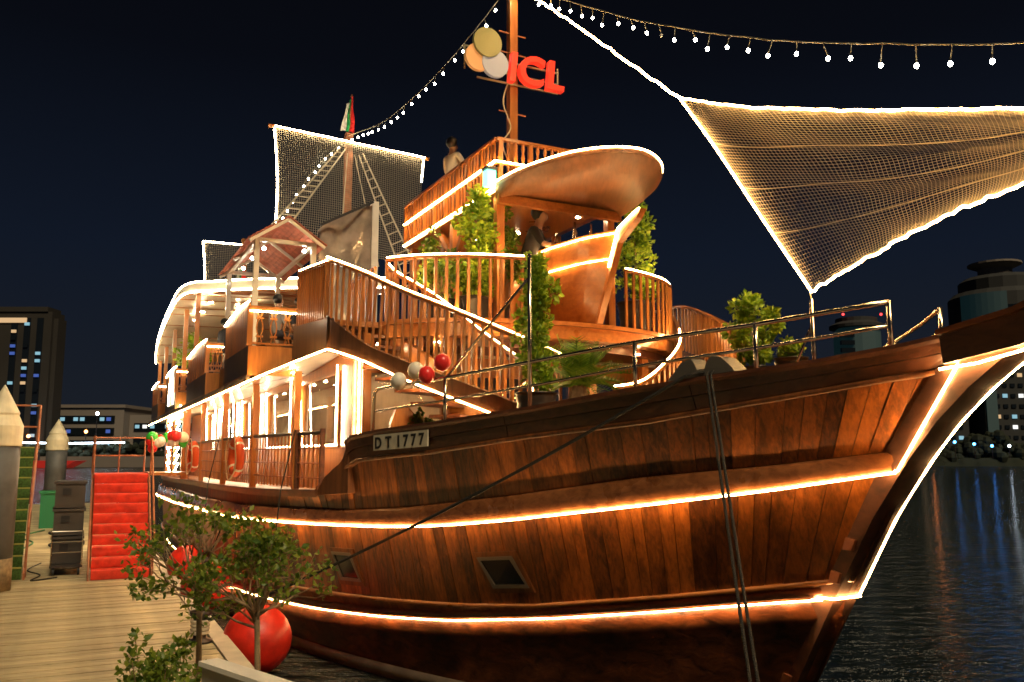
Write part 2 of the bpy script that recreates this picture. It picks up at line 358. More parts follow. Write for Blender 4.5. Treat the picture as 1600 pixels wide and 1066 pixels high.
def proto(mb, name, m, smooth=False):
    me = bpy.data.meshes.new(name); me.from_pydata([tuple(p) for p in mb.v], [], mb.f); me.materials.append(M[m])
    if smooth: me.polygons.foreach_set('use_smooth', [True] * len(me.polygons))
    return me
def led(path, parent, r=0.014, m='led', name='led_strip', n=5):
    return MB().tube(path, r * 0.75, n).build(name, m, parent)
def resample(pts, n):
    pts = [Vector(p) for p in pts]; d = [0]
    for a, b in zip(pts, pts[1:]): d.append(d[-1] + (b - a).length)
    outp = []
    for i in range(n):
        t = d[-1] * i / (n - 1); k = max(j for j in range(len(d)) if d[j] <= t + 1e-9); k = min(k, len(pts) - 2)
        f = (t - d[k]) / max(1e-9, d[k + 1] - d[k]); outp.append(pts[k].lerp(pts[k + 1], f))
    return outp
def smooth_path(pts, n):
    pts = [Vector(p) for p in pts]; P = [pts[0]] + pts + [pts[-1]]; o = []
    m = len(pts) - 1
    for i in range(n):
        t = i / (n - 1) * m; k = min(int(t), m - 1); f = t - k
        a, b, c, d = P[k], P[k + 1], P[k + 2], P[k + 3]
        o.append(0.5 * ((2 * b) + (c - a) * f + (2 * a - 5 * b + 4 * c - d) * f * f + (3 * b - a - 3 * c + d) * f ** 3))
    return o

# ================================================================== WATER, DOCK, SKYLINE
WATER = MB().add([(-2500, -40, 0), (2500, -40, 0), (2500, 4000, 0), (-2500, 4000, 0)], [(0, 1, 2, 3)]).build('water', 'water', loc=(0, 0, 0)); structure(WATER)

DOCK_Z = 0.5
dock = MB().bbox(2.0, 48, -9, 1.80, -0.25, DOCK_Z - 0.05).build('dock', 'concrete', loc=(0, 0, 0)); structure(dock)
BW = 0.148
bm = MB().bbox(-BW / 2 + 0.006, BW / 2 - 0.006, -9 - 0.0, 1.64, -0.06, 0.0)
board_me = proto(bm, 'board', 'dock_wood')
nb = int((24 - 4.2) / BW)
for i in range(nb):
    o = bpy.data.objects.new('board', board_me); COL.objects.link(o); o.parent = dock
    o.location = U * (4.2 + i * BW) + Z * (DOCK_Z + rnd.uniform(-0.005, 0.005))
rest = MB()
for i in range(int((48 - 24) / BW)):
    s = 4.2 + nb * BW + i * BW; rest.bbox(s - BW / 2 + 0.003, s + BW / 2 - 0.003, -9, 1.64, DOCK_Z - 0.05, DOCK_Z)
rest.build('boards', 'dock_wood', dock, kind='stuff')
MB().bbox(4.2, 48, 1.645, 1.85, DOCK_Z - 0.2, DOCK_Z + 0.03).build('edge_kerb', 'concrete', dock)

def windows(root, wall_pts, cols, rows, x0, x1, z0, z1, y, w, h, lit=0.25, mats=('win_warm', 'win_cool', 'win_blue'), seed=1, depth=0.2):
    r = random.Random(seed)
    pm = {}
    for mn in list(mats) + ['window_dark']:
        pm[mn] = proto(MB().wbox(-w / 2, w / 2, -depth, depth, -h / 2, h / 2), 'window', mn)
    for i in range(cols):
        for j in range(rows):
            xx = x0 + (x1 - x0) * (i + 0.5) / cols; zz = z0 + (z1 - z0) * (j + 0.5) / rows
            mn = r.choice(mats) if r.random() < lit else 'window_dark'
            inst(pm[mn], 'window', root, (xx, y, zz))

# tall dark tower, left
t = thing('apartment_tower', 'tall dark apartment tower with columns of blue lit windows', 'building', (-120, 213, 0))
MB().wbox(-165, -115.3, 214, 220, 0, 38.6).build('wall', 'tower_wall', t)
MB().wbox(-165, -116.3, 213.6, 220, 38.6, 39.8).build('parapet', 'tower_wall', t)
MB().wbox(-115.3, -114.2, 215, 219, 0, 37).build('side_wing', 'tower_wall', t)
for k in (-124.5, -121.3, -118.1):
    MB().wbox(k - .8, k + .8, 213.85, 214, 1, 37).build('window_bay', 'window_dark', t)
pmw = {mn: proto(MB().wbox(-0.55, 0.55, -0.2, 0.2, -0.36, 0.36), 'window', mn) for mn in ('win_warm', 'win_cool', 'win_blue', 'window_dark')}
rw = random.Random(4)
for k in (-124.5, -121.3, -118.1):
    for j in range(18):
        if rw.random() < 0.5: inst(pmw[rw.choice(['win_cool', 'win_cool', 'win_blue', 'win_warm', 'window_dark'])], 'window', t, (k, 213.7, 4 + j * 1.85))
MB().wbox(-130, -121.5, 213.6, 213.9, 35.8, 37).build('lit_terrace', 'win_warm', t)
# pale office block across the water
t = thing('office_block', 'long pale office block with dark window bands across the water', 'building', (-128, 260, 0))
MB().wbox(-140, -112, 250, 275, 2, 16.5).build('wall', 'pale_wall', t)
MB().wbox(-112, -88, 254, 275, 2, 14.6).build('annexe', 'pale_wall', t)
MB().wbox(-140.5, -111.5, 249.5, 275, 16.5, 17.4).build('parapet', 'pale_wall', t)
for j in range(3): MB().wbox(-138, -114.5, 249.6, 249.95, 5.2 + j * 3.5, 7.2 + j * 3.5).build('window_band', 'window_dark', t)
for j in range(2): MB().wbox(-110.5, -90, 253.6, 253.95, 6 + j * 4, 8.2 + j * 4).build('window_band', 'window_dark', t)
pw2 = {mn: proto(MB().wbox(-0.6, 0.6, -0.1, 0.1, -0.5, 0.5), 'window', mn) for mn in ('win_cool', 'win_blue', 'win_white')}
for j in range(3):
    for i in range(12):
        if rw.random() < 0.45: inst(pw2[rw.choice(['win_blue', 'win_cool', 'win_blue'])], 'window', t, (-137 + i * 1.9, 249.5, 6.2 + j * 3.5))
for i in range(9):
    if rw.random() < 0.6: inst(pw2[rw.choice(['win_cool', 'win_white', 'win_cool'])], 'window', t, (-109.5 + i * 2.2, 253.5, 11.2))
# far quay on the left with trees, rope of lights, lamps
q = MB().wbox(-220, -60, 200, 300, -1, 1.6).build('far_quay', 'far_wall', loc=(0, 0, 0)); structure(q)
MB().wbox(-220, -60, 199.6, 199.95, 0.1, 2.6).build('quay_fence', 'pale_wall', q)
hb = MB(); rr = random.Random(9)
for i in range(420):
    c = Vector((rr.uniform(-125, -70), rr.uniform(203, 209), rr.uniform(1.8, 5.4))); hb.ball(c, rr.uniform(0.5, 1.1), 6, 4)
o = hb.build('hedge', 'far_green', loc=(-95, 205, 1.6)); o['kind'] = 'stuff'; tag(o, 'dark hedge along the far quay under a line of lights', 'hedge')
o = MB().tube([(-121, 202, 5.9), (-104, 202, 5.6), (-90, 202, 5.8)], 0.16, 5).build('light_rope', 'lamp_white'); tag(o, 'rope of white lights stretched above the far hedge', 'lights')
for nm, xx, zz, mm, lab in (('street_lamp', -118, 7.5, 'lamp_orange', 'street lamp with orange head beside the pale office block'), ('street_lamp', -101.5, 13.0, 'lamp_white', 'tall street lamp with cool white head behind the far hedge'), ('street_lamp', -104, 8.6, 'lamp_orange', 'small warm street lamp standing next to the tall lamp')):
    t = thing(nm, lab, 'street lamp', (xx, 212, 1.6)); MB().tube([(xx, 212, 1.6), (xx, 212, zz)], 0.12, 6).build('pole', 'dark_steel', t)
    MB().ball((xx, 212, zz), 0.4, 8, 6).build('lamp_head', mm, t)
t = thing('moored_boat', 'red lit low boat moored at the far quay', 'boat', (-112, 190, 0))
MB().extr([(-128, 188, 0.1), (-97, 188, 0.1), (-94, 188, 1.7), (-130, 188, 1.7)], (0, 5, 0)).build('hull', 'red_boat', t)
MB().wbox(-122, -104, 189, 192, 1.7, 3.3).build('cabin', 'far_wall', t)
MB().wbox(-118, -114, 188.8, 188.95, 2.0, 2.9).build('cabin_window', 'win_cool', t)

# right bank and its buildings
q = MB().add([(60, 235, -1), (420, 180, -1), (420, 420, -1), (60, 420, -1), (60, 237, 2.2), (420, 182, 2.2), (420, 420, 2.2), (60, 420, 2.2)],
             [(4, 5, 6, 7), (0, 1, 5, 4), (1, 2, 6, 5), (2, 3, 7, 6), (3, 0, 4, 7)]).build('far_bank', 'far_green', loc=(0, 0, 0)); structure(q)
hb = MB()
for i in range(1500):
    xx = rr.uniform(100, 240); yy = 236 - (xx - 60) * 0.153 + rr.uniform(1, 12); hb.ball((xx, yy, rr.uniform(2, 8.5) * (0.6 + 0.4 * math.sin(xx * 0.21))), rr.uniform(0.7, 1.7), 6, 4)
o = hb.build('shore_trees', 'far_green', loc=(160, 225, 2)); o['kind'] = 'stuff'; tag(o, 'dark mass of trees along the far bank beyond the bow', 'trees')
t = thing('round_tower', 'tall tower with lit teal curved facade and white disc roof', 'building', (190, 330, 0))
MB().lathe((190, 330, 0), [(19, 0), (19, 63), (17, 65)], 24).build('wall', 'far_wall', t)
rows = []
for zz in np.linspace(48, 63, 4):
    rows.append([Vector((190 + 19.6 * math.cos(a), 330 + 19.6 * math.sin(a), zz)) for a in np.linspace(math.radians(195), math.radians(245), 9)])
MB().grid(rows).build('teal_facade', 'teal_wall', t)
MB().lathe((190, 330, 65), [(15, 0), (15, 4.5), (13, 6)], 20).build('upper_drum', 'far_wall', t)
MB().lathe((188, 330, 70.5), [(6, 0), (6, 4), (9.5, 5.6), (9.5, 6.3)], 20).build('disc_roof', 'pale_wall', t)
pmr = {mn: proto(MB().wbox(-0.9, 0.9, -0.3, 0.3, -0.7, 0.7), 'window', mn) for mn in ('win_warm', 'win_cool', 'win_white', 'window_dark')}
for j in range(4):
    for i in range(9):
        a = math.radians(248 + i * 6); inst(pmr[rw.choice(['window_dark', 'window_dark', 'win_cool', 'window_dark'])], 'window', t, (190 + 19.1 * math.cos(a), 330 + 19.1 * math.sin(a), 44 + j * 4.4), a + math.pi / 2)
t = thing('teal_hotel', 'pale teal hotel tower with balconies and red roof beacons', 'building', (138, 345, 0))
MB().lathe((139, 345, 0), [(9, 0), (9, 52), (7.5, 53.5)], 20).build('wall', 'teal_wall', t)
MB().lathe((139, 345, 53.5), [(10.5, 0), (10.5, 1.2), (8, 2.5), (8, 4)], 20).build('crown', 'far_wall', t)
for j in range(9): MB().wbox(129.4, 134.6, 336.2, 338, 25 + j * 3.0, 26.7 + j * 3.0).build('balcony', 'window_dark', t)
for xx in (131, 146): MB().ball((xx, 337.5, 58.2), 0.5, 8, 6).build('beacon', 'beacon_red', t)
for k, (xa, xb, ya, h, lab) in enumerate(((122, 138, 262, 21, 'dark apartment block with scattered lit windows by the far bank'), (141, 160, 258, 31, 'tall dark block with teal lit corner on the far bank'), (163, 184, 255, 26, 'broad dark block with rows of white windows on the far bank'), (100, 118, 268, 13, 'low dark building half hidden behind the stem on the far bank'))):
    t = thing('bank_building', lab, 'building', ((xa + xb) / 2, ya, 2)); MB().wbox(xa, xb, ya, ya + 16, 2, h).build('wall', 'far_wall', t)
    MB().wbox(xa - 0.3, xb + 0.3, ya - 0.3, ya + 16, h, h + 0.8).build('parapet', 'far_wall', t)
    r2 = random.Random(30 + k)
    for j in range(int((h - 5) / 3.1)):
        for i in range(int((xb - xa) / 2.4)):
            inst(pmr['win_white' if r2.random() < 0.09 else ('win_cool' if r2.random() < 0.12 else ('win_warm' if r2.random() < 0.1 else 'window_dark'))], 'window', t, (xa + 1.4 + i * 2.4, ya - 0.05, 5 + j * 3.1), sxy=0.75, sz=0.8)
    if k == 1: MB().wbox(xa + 0.3, xa + 3.6, ya - 0.5, ya - 0.35, 6, 22).build('teal_corner', 'teal_wall', t)
# lamps along the far bank whose light streaks the water
for i, (xx, yy, zz, mm) in enumerate(((128, 224, 5, 'lamp_white'), (114, 224, 6, 'lamp_blue'), (119, 224, 5.5, 'lamp_blue'), (123, 223, 5, 'lamp_blue'), (132, 222, 6, 'lamp_orange'), (109, 226, 4.6, 'lamp_orange'))):
    if mm not in M: mat('lamp_blue', (0, 0, 0.2), emit=(0.06, 0.35, 1.0), es=13)
    lab = {'lamp_white': 'shore lamp with white globe on the far bank', 'lamp_blue': 'shore lamp with blue globe on the far bank', 'lamp_orange': 'shore lamp with orange globe on the far bank'}[mm]
    t = thing('shore_lamp', lab, 'lamp', (xx, yy, 2), 'lamps along the far bank')
    MB().tube([(xx, yy, 2), (xx, yy, zz)], 0.1, 6).build('pole', 'dark_steel', t); MB().ball((xx, yy, zz + 0.25), 0.35, 8, 6).build('globe', mm, t)

# ================================================================== THE DHOW
dhow = thing('wooden_dhow', 'large varnished wooden dhow outlined in warm rope lights, moored at the dock', 'boat', B(15, VC, 0))
SA = 34.0
def plan(s0, hb, L, pw, sm, tail):
    def f(s):
        t = min(1.0, max(0.0, (s - s0) / L)); h = hb * (1 - (1 - t) ** pw)
        if s > sm: h -= tail * (s - sm) ** 2
        return VC - max(0.05, h)
    return f
LEV = {
 'G': (plan(4.3, 3.9, 13, 2.3, 27, .03), 4.3, [4.3, 4.81, 5.31, 5.75, 6.76, 7.86, 9.03, 10.18, 10.79, 10.95, 11.15, 11.4, 11.55, 13.8, 20, 25, 34], [3.76, 3.65, 3.57, 3.52, 3.41, 3.27, 3.16, 3.08, 3.01, 2.72, 2.63, 2.5, 2.33, 2.29, 2.25, 2.2, 2.2]),
 'B': (plan(4.45, 3.9, 12.9, 2.3, 27, .03), 4.45, [4.45, 4.92, 5.32, 6.75, 7.97, 9.23, 10.6, 10.95, 11.2, 11.55, 34], [3.5, 3.44, 3.37, 3.14, 3.02, 2.87, 2.77, 2.64, 2.52, 2.27, 2.12]),
 'K': (plan(4.95, 3.9, 12.5, 2.3, 27, .03), 4.95, [4.95, 5.24, 5.93, 6.99, 8.33, 9.78, 11, 13.8, 20, 34], [2.85, 2.81, 2.71, 2.59, 2.38, 2.2, 2.11, 2.04, 1.98, 1.93]),
 'M': (plan(5.0, 3.9, 12.5, 2.3, 27, .03), 5.0, [5.0, 5.97, 7.03, 8.39, 9.25, 10.07, 11.7, 13.88, 17.15, 22.75, 34], [2.68, 2.49, 2.32, 2.12, 2.02, 1.96, 1.9, 1.84, 1.79, 1.68, 1.62]),
 'L1': (plan(5.6, 3.82, 11.9, 2.25, 27, .03), 5.6, [5.3, 5.48, 7.05, 8.39, 9.23, 10.27, 11.34, 14, 20, 34], [1.79, 1.75, 1.44, 1.21, 1.12, 1.05, 1.0, 0.9, 0.75, 0.7]),
 'L2': (plan(5.74, 3.7, 11.7, 2.18, 26, .03), 5.74, [5.42, 6.21, 7.32, 8.35, 9.64, 10.76, 12.23, 13.44, 16.1, 21.3, 34], [1.6, 1.47, 1.26, 1.08, .9, .8, .71, .66, .55, .4, .4]),
 'W': (plan(6.55, 3.55, 11, 2.35, 25, .03), 6.55, [6, 34], [0.06, 0.06]),
 'Q': (plan(6.85, 3.2, 11, 2.0, 25, .03), 6.85, [6.3, 34], [-0.7, -0.7]),
}
def LP(lv, tau, off=0.0, dz=0.0, side=1):
    f, s0, xs, ys = LEV[lv]; s = s0 + tau * (SA - s0); v = f(s); d = (f(s + 0.01) - f(s - 0.01)) / 0.02 if s > s0 + 0.02 else (f(s0 + 0.03) - f(s0 + 0.01)) / 0.02
    k = math.hypot(1, d); ns, nv = d / k, -1 / k
    ss, vv = s + off * ns, v + off * nv
    if side < 0: vv = 2 * VC - vv
    return B(ss, vv, interp(s, xs, ys) + dz)
def tau_of(lv, s): return (s - LEV[lv][1]) / (SA - LEV[lv][1])
def HM(a, b, f, ta, tb, off=0.0, side=1):       # point between two levels
    return LP(a, ta, off, 0, side).lerp(LP(b, tb, off, 0, side), f)
TAUS = [(i / 90) ** 1.7 for i in range(91)]
def strake(lvs, name, m, off, side=1, smooth=True, parent=None, t0=0.0, t1=1.0, label=None):
    mb = MB(); ts = [t0 + (t1 - t0) * t for t in TAUS]
    rows = [[LP(l, t, o_, dz, side) for t in ts] for (l, o_, dz) in lvs]
    mb.grid(rows); return mb.build(name, m, parent or dhow, smooth=smooth, label=label)
hull = strake([('G', -0.02, -0.01), ('B', -0.02, 0), ('K', -0.02, 0), ('M', -0.02, 0), ('L1', -0.02, 0), ('L2', -0.02, 0)], 'hull', 'hull_wood', 0)
strake([('G', -0.02, 0), ('B', -0.02, 0), ('K', -0.02, 0), ('M', -0.02, 0), ('L1', -0.02, 0), ('L2', 0, 0), ('W', 0, 0), ('Q', 0, 0)], 'hull_side', 'hull_wood', 0, side=-1)
strake([('L2', -0.02, 0.0), ('L2', 0.03, -0.16), ('L2', 0.0, -0.2), ('W', 0.03, 0.13), ('W', 0.035, 0.1)], 'hull_bottom', 'bottom_wood', 0, parent=dhow)
strake([('W', 0.05, 0.12), ('W', 0.07, 0.1), ('W', 0.07, 0.03), ('W', 0.04, -0.02), ('Q', 0, 0)], 'boot_stripe', 'boot_stripe', 0)
def tau_b(a, b, t):      # planks rake with the stem at the bow and stand upright further aft
    s_ = LEV[a][1] + t * (SA - LEV[a][1]); sb = s_ + (LEV[b][1] - LEV[a][1]) * math.exp(-(s_ - LEV[a][1]) / 1.6); return tau_of(b, sb)
# hull planks, each its own piece
def plank(a, b, ta0, ta1, proud, name='plank', m='hull_plank', nz=4, fa=0.0, fb=1.0):
    mb = MB(); pts = []
    for off in (-0.03, proud):
        for t in (ta0, ta1): pts.append([HM(a, b, fa + (fb - fa) * j / nz, t, tau_b(a, b, t), off) for j in range(nz + 1)])
    A, Bq, C, D = pts
    mb.grid([C, D]); mb.grid([A, C]); mb.grid([D, Bq])
    mb.add([A[0], C[0], D[0], Bq[0]], [(0, 1, 2, 3)]); mb.add([A[-1], C[-1], D[-1], Bq[-1]], [(3, 2, 1, 0)])
    return mb.build(name, m, hull)
for (a, b, smax) in (('B', 'K', 12.6), ('M', 'L1', 15.5)):
    s = LEV[a][1] + 0.04
    while s < smax:
        w = rnd.uniform(0.10, 0.19) * (1.25 if s < 7 else 1.0)
        plank(a, b, tau_of(a, s), tau_of(a, s + w - 0.006), rnd.uniform(0.006, 0.016), fa=0.02, fb=0.985)
        s += w
# bulwark boards: two tiers in lengths
cuts = [4.46, 6.3, 8.2, 9.6, 10.84]
for i in range(4):
    for (f0, f1, pr) in ((0.0, 0.5, 0.045), (0.5, 1.0, 0.03)):
        mb = MB(); ts = [tau_of('B', cuts[i] + (cuts[i + 1] - 0.008 - cuts[i]) * j / 8) for j in range(9)]
        tg = [tau_of('G', cuts[i] + (cuts[i + 1] - 0.008 - cuts[i]) * j / 8) for j in range(9)]
        def row(f, off): return [LP('G', g, off).lerp(LP('B', t_, off), f) for g, t_ in zip(tg, ts)]
        mb.grid([row(f0 + 0.01, -0.03), row(f0 + 0.01, pr), row(f1 - 0.01, pr), row(f1 - 0.01, -0.03)])
        for e_ in (0, -1): mb.add([row(f0 + .01, -0.03)[e_], row(f0 + .01, pr)[e_], row(f1 - .01, pr)[e_], row(f1 - .01, -0.03)[e_]], [(0, 1, 2, 3)])
        mb.build('bulwark_board', 'dark_wood', hull)
# thin rail under the boards, cap rail, inner face
strake([('B', 0.0, 0.0), ('B', 0.06, -0.005), ('B', 0.06, -0.045), ('B', 0.0, -0.05)], 'rub_rail', 'hull_wood', 0, t1=tau_of('B', 10.85))
for sd in (1, -1):
    strake([('G', 0.05, -0.03), ('G', 0.07, 0.0), ('G', 0.07, 0.03), ('G', -0.16, 0.035), ('G', -0.16, -0.03), ('G', -0.12, -0.035), ('G', -0.14, -0.26)], 'cap_rail', 'dark_wood', 0, side=sd, t1=tau_of('G', 10.82), smooth=False)
    strake([('G', 0.03, -0.08), ('G', 0.05, 0.0), ('G', 0.05, 0.02), ('G', -0.16, 0.022), ('G', -0.16, -0.08)], 'deck_edge', 'dark_wood', 0, side=sd, t0=tau_of('G', 11.5), smooth=False)
MB().extr([LP('G', tau_of('G', s_), 0.02, -0.0) for s_ in (10.79, 10.95, 11.15, 11.4, 11.55)] + [LP('G', tau_of('G', 11.55), 0.02, -0.05), LP('G', tau_of('G', 10.79), 0.02, -0.68)], B(0, 0.14, 0)).build('bulwark_end', 'hull_wood', dhow)
# main wale, with its rope light, the lower rub strake and light
strake([('K', 0.0, 0.0), ('K', 0.055, 0.0), ('K', 0.085, -0.03), ('M', 0.125, 0.06), ('M', 0.13, 0.02), ('M', 0.11, 0.0), ('M', 0.0, -0.005)], 'main_wale', 'wale_wood', 0, t0=0.004)
ledt = [tau_of('M', 5.0 + (33 - 5.0) * (i / 60) ** 1.4) for i in range(61)]
led([LP('M', t_, 0.145, -0.002) for t_ in ledt], dhow, 0.013, 'led_hull')
strake([('L1', 0.0, 0.03), ('L1', 0.055, 0.02), ('L1', 0.055, -0.015), ('L1', 0.0, -0.02)], 'rub_strake', 'teak_long', 0)
strake([('L2', 0.0, 0.12), ('L2', 0.06, 0.10), ('L2', 0.07, 0.03), ('L2', 0.0, 0.02)], 'lower_wale', 'dark_wood', 0)
ledl = [tau_of('L2', 5.74 + (30 - 5.74) * (i / 60) ** 1.4) for i in range(61)]
led([LP('L2', t_, 0.06, 0.0) for t_ in ledl], dhow, 0.011, 'led_hull')
# stem and beak
inner = [(4.60, 3.48), (5.25, 2.66), (5.9, 1.76), (6.7, 0.7), (7.1, 0.0), (7.3, -0.6)]
outer = [(s_ * 1.043, 2.8 + (z_ - 2.8) * 1.043) for s_, z_ in [(2.3, 3.98), (2.9, 3.83), (3.5, 3.66), (3.88, 3.47), (4.14, 3.29), (4.42, 3.05), (4.69, 2.76), (5.06, 2.29), (5.49, 1.61), (5.99, .79), (6.3, 0.1), (6.5, -0.6)]]
top = [(3.84, 3.58), (2.3, 4.12)]
poly = [B(s_, 6.03, z_) for s_, z_ in inner[::-1]] + [B(s_, 6.03, z_) for s_, z_ in top] + [B(s_, 6.03, z_) for s_, z_ in outer]
stem = MB().extr(poly, N * 0.28).build('stem', 'stem_wood', dhow)
for s_, z_ in ((5.52, 2.05), (5.70, 1.75), (6.35, 0.75)): MB().hexa([B(s_ - .03, 6.0, z_ - .06), B(s_ + .07, 6.0, z_ - .06), B(s_ + .07, 6.03, z_ - .06), B(s_ - .03, 6.03, z_ - .06), B(s_ - .07, 6.0, z_ + .03), B(s_ + .03, 6.0, z_ + .05), B(s_ + .03, 6.03, z_ + .05), B(s_ - .07, 6.03, z_ + .03)]).build('stem_bracket', 'rust_steel', stem)
beam = MB()
for (a, za0, za1), (b_, zb0, zb1) in (((4.44, 3.50, 3.715), (3.82, 3.58, 3.80)), ((3.82, 3.58, 3.80), (2.3, 4.12, 4.32))):
    beam.hexa([B(a, 5.93, za0), B(b_, 5.93, zb0), B(b_, 6.47, zb0), B(a, 6.47, za0), B(a, 5.9, za1), B(b_, 5.9, zb1), B(b_, 6.5, zb1), B(a, 6.5, za1)])
beam.build('beak_beam', 'dark_wood', dhow)
beam = MB()
for (a, za), (b_, zb) in (((4.44, 3.72), (3.82, 3.805)), ((3.82, 3.805), (2.3, 4.325))):
    beam.hexa([B(a, 5.86, za), B(b_, 5.86, zb), B(b_, 6.54, zb), B(a, 6.54, za), B(a, 5.86, za + .04), B(b_, 5.86, zb + .04), B(b_, 6.54, zb + .04), B(a, 6.54, za + .04)])
beam.build('beak_cap', 'teak_long', dhow)
led([HM('B', 'M', f_, .001, .001, .13) - U * (.10 - .06 * f_) for f_ in np.linspace(0.0, 1, 8)], dhow, 0.013)
led([p + U * .004 for p in smooth_path([B(s_, 6.326, z_) for s_, z_ in outer[:9]], 40)], dhow, 0.017)
led([B(4.52, 5.99, 3.47), B(4.2, 5.98, 3.485), B(3.84, 5.98, 3.545), B(3.2, 5.98, 3.74), B(2.3, 5.98, 4.06)], dhow, 0.012)
led([LP('L2', tau_of('L2', 6.0), .05), B(5.86, 6.0, 1.545), B(5.705, 6.0, 1.555), B(5.705, 6.32, 1.56)], dhow, 0.013)
# portholes
for (s_a, s_b, f0, f1, big) in ((8.40, 8.84, 0.42, 0.78, 1), (10.98, 11.40, 0.40, 0.78, 0)):
    def hp(s_, f, o_): return HM('M', 'L1', f, tau_of('M', s_), tau_b('M', 'L1', tau_of('M', s_)), o_)
    def fr(e, o_): return [hp(s_a - e + .06, f0 - e * 1.1, o_), hp(s_b + e * 0.8 + .06, f0 - e * 1.1, o_), hp(s_b + e * 0.8 - .07, f1 + e * 1.1, o_), hp(s_a - e - .07, f1 + e * 1.1, o_)]
    def ringq(mb, e0, e1, o_):
        A, Bq, C, D = fr(e0, o_), fr(e1, o_), fr(e0, -0.02), fr(e1, -0.02)
        for i in range(4):
            j = (i + 1) % 4; mb.add([A[i], A[j], Bq[j], Bq[i], C[i], C[j], D[j], D[i]], [(0, 1, 2, 3), (0, 4, 5, 1), (3, 2, 6, 7), (4, 7, 6, 5)])
        return mb
    ph = ringq(MB(), 0.008, 0.06, 0.035).build('porthole', 'hull_wood', dhow)
    ringq(MB(), -0.03, 0.007, 0.042).build('frame', 'porthole_metal', ph)
    MB().add(fr(-0.029, 0.02), [(0, 1, 2, 3)]).build('pane', 'window_dark', ph)

# decks
def deckz(s): return interp(s, [4.3, 5.5, 7, 8.5, 9.6, 10.4, 34], [3.62, 3.42, 3.25, 2.9, 2.5, 2.32, 2.2])
rows = []
for i in range(60):
    s_ = 4.6 + (33.5 - 4.6) * i / 59; f = LEV['G'][0]; a = f(s_) + 0.1; b_ = 2 * VC - a
    rows.append([B(s_, a + (b_ - a) * j / 8, deckz(s_)) for j in range(9)])
MB().grid(rows).build('main_deck', 'teak_long', dhow)
MB().grid([[LP(l, 1.0, -0.0, 0, 1), LP(l, 1.0, -0.0, 0, -1)] for l in ('G', 'K', 'L2', 'W', 'Q')]).build('transom', 'hull_wood', dhow)

# stainless rail on the bulwark, both bows
def rail_pt(s_, z_, side=1):
    f = LEV['G'][0]; v = f(s_) + 0.07; return B(s_, v if side > 0 else 2 * VC - v, z_)
gz = lambda s_: interp(s_, LEV['G'][2], LEV['G'][3])
for side, send in ((1, 10.33), (-1, 9.5)):
    s_list = [4.87 + (send - 4.87) * i / 24 for i in range(25)]
    if side > 0: topz = lambda s_: interp(s_, [4.87, 5.81, 6.84, 7.97, 9.11, 10.33], [4.05, 3.95, 3.88, 3.77, 3.68, 3.62])
    else: topz = lambda s_: gz(s_) + 0.40
    rl = MB().tube([rail_pt(s_, topz(s_), side) for s_ in s_list] + ([rail_pt(10.40, 3.56), rail_pt(10.42, 3.07)] if side > 0 else []), 0.021, 8).build('steel_rail', 'steel', dhow, smooth=True)
    midz = lambda s_: gz(s_) + 0.03 + (topz(s_) - gz(s_)) * 0.45
    MB().tube([rail_pt(s_, midz(s_), side) for s_ in s_list] + ([rail_pt(10.42, 3.35)] if side > 0 else []), 0.016, 8).build('mid_rail', 'steel', rl, smooth=True)
    for s_ in (4.87, 5.81, 6.84, 9.13): MB().tube([rail_pt(s_, gz(s_), side), rail_pt(s_, topz(s_) + 0.01, side)], 0.022, 8).build('post', 'steel', rl, smooth=True)
    if side > 0:
        MB().tube([rail_pt(7.97, gz(7.97)), rail_pt(7.97, 4.93)], 0.024, 8).build('tall_post', 'steel', rl, smooth=True)
        MB().tube([rail_pt(9.11, 3.69), rail_pt(7.97, 4.68)], 0.016, 8).build('brace', 'steel', rl, smooth=True)
# chock on the bulwark
ch = MB()
prof = [(6.46, 0.0), (6.40, 0.06), (6.33, 0.15), (6.25, 0.17), (6.22, 0.12), (6.20, 0.06), (6.14, 0.06), (6.12, 0.12), (6.08, 0.17), (6.0, 0.14), (5.92, 0.04), (5.9, 0.0)]
f = LEV['G'][0]
pa = [B(s_, f(s_) - 0.05, gz(s_) + 0.035 + h) for s_, h in prof]
n_ = len(pa); pb = [p + N * 0.16 for p in pa]
ch.add(pa + pb, [tuple(range(n_)), tuple(reversed(range(n_, 2 * n_)))] + [(i, n_ + i, n_ + (i + 1) % n_, (i + 1) % n_) for i in range(n_)])
ch.build('chock', 'porthole_metal', dhow)

# main deck side rail: steel bars with wooden slats
fG = LEV['G'][0]
def side_pt(s_, z_, inset=0.06): return B(s_, fG(s_) + inset, z_)
ss = [11.6 + (22 - 11.6) * i / 30 for i in range(31)]
sr = MB().tube([side_pt(s_, 3.11 - 0.004 * (s_ - 11.6)) for s_ in ss], 0.028, 6).build('side_rail', 'dark_steel', dhow, smooth=True)
for hz in (2.90, 2.70, 2.50): MB().tube([side_pt(s_, hz) for s_ in ss], 0.011, 5).build('rail_bar', 'rust_steel', sr)
slat_me = proto(MB().bbox(-0.022, 0.022, -0.01, 0.01, 0, 0.72), 'slat', 'teak')
s_ = 11.75
while s_ < 22:
    inst(slat_me, 'slat', sr, side_pt(s_, 2.36, 0.075)); s_ += 0.135 if s_ < 17 else 0.2
for s_ in (11.6, 12.35): MB().bar(side_pt(s_, 2.3), side_pt(s_, 3.16), 0.06, 0.06).build('rail_post', 'dark_wood', sr)
# outer roof posts
for s_ in (12.42, 14.2, 16.4, 19.4, 22.2, 25, 27.5): MB().bbox(s_ - .045, s_ + .045, fG(s_) + .02, fG(s_) + .11, 2.25, 4.0).build('roof_post', 'teak', dhow)

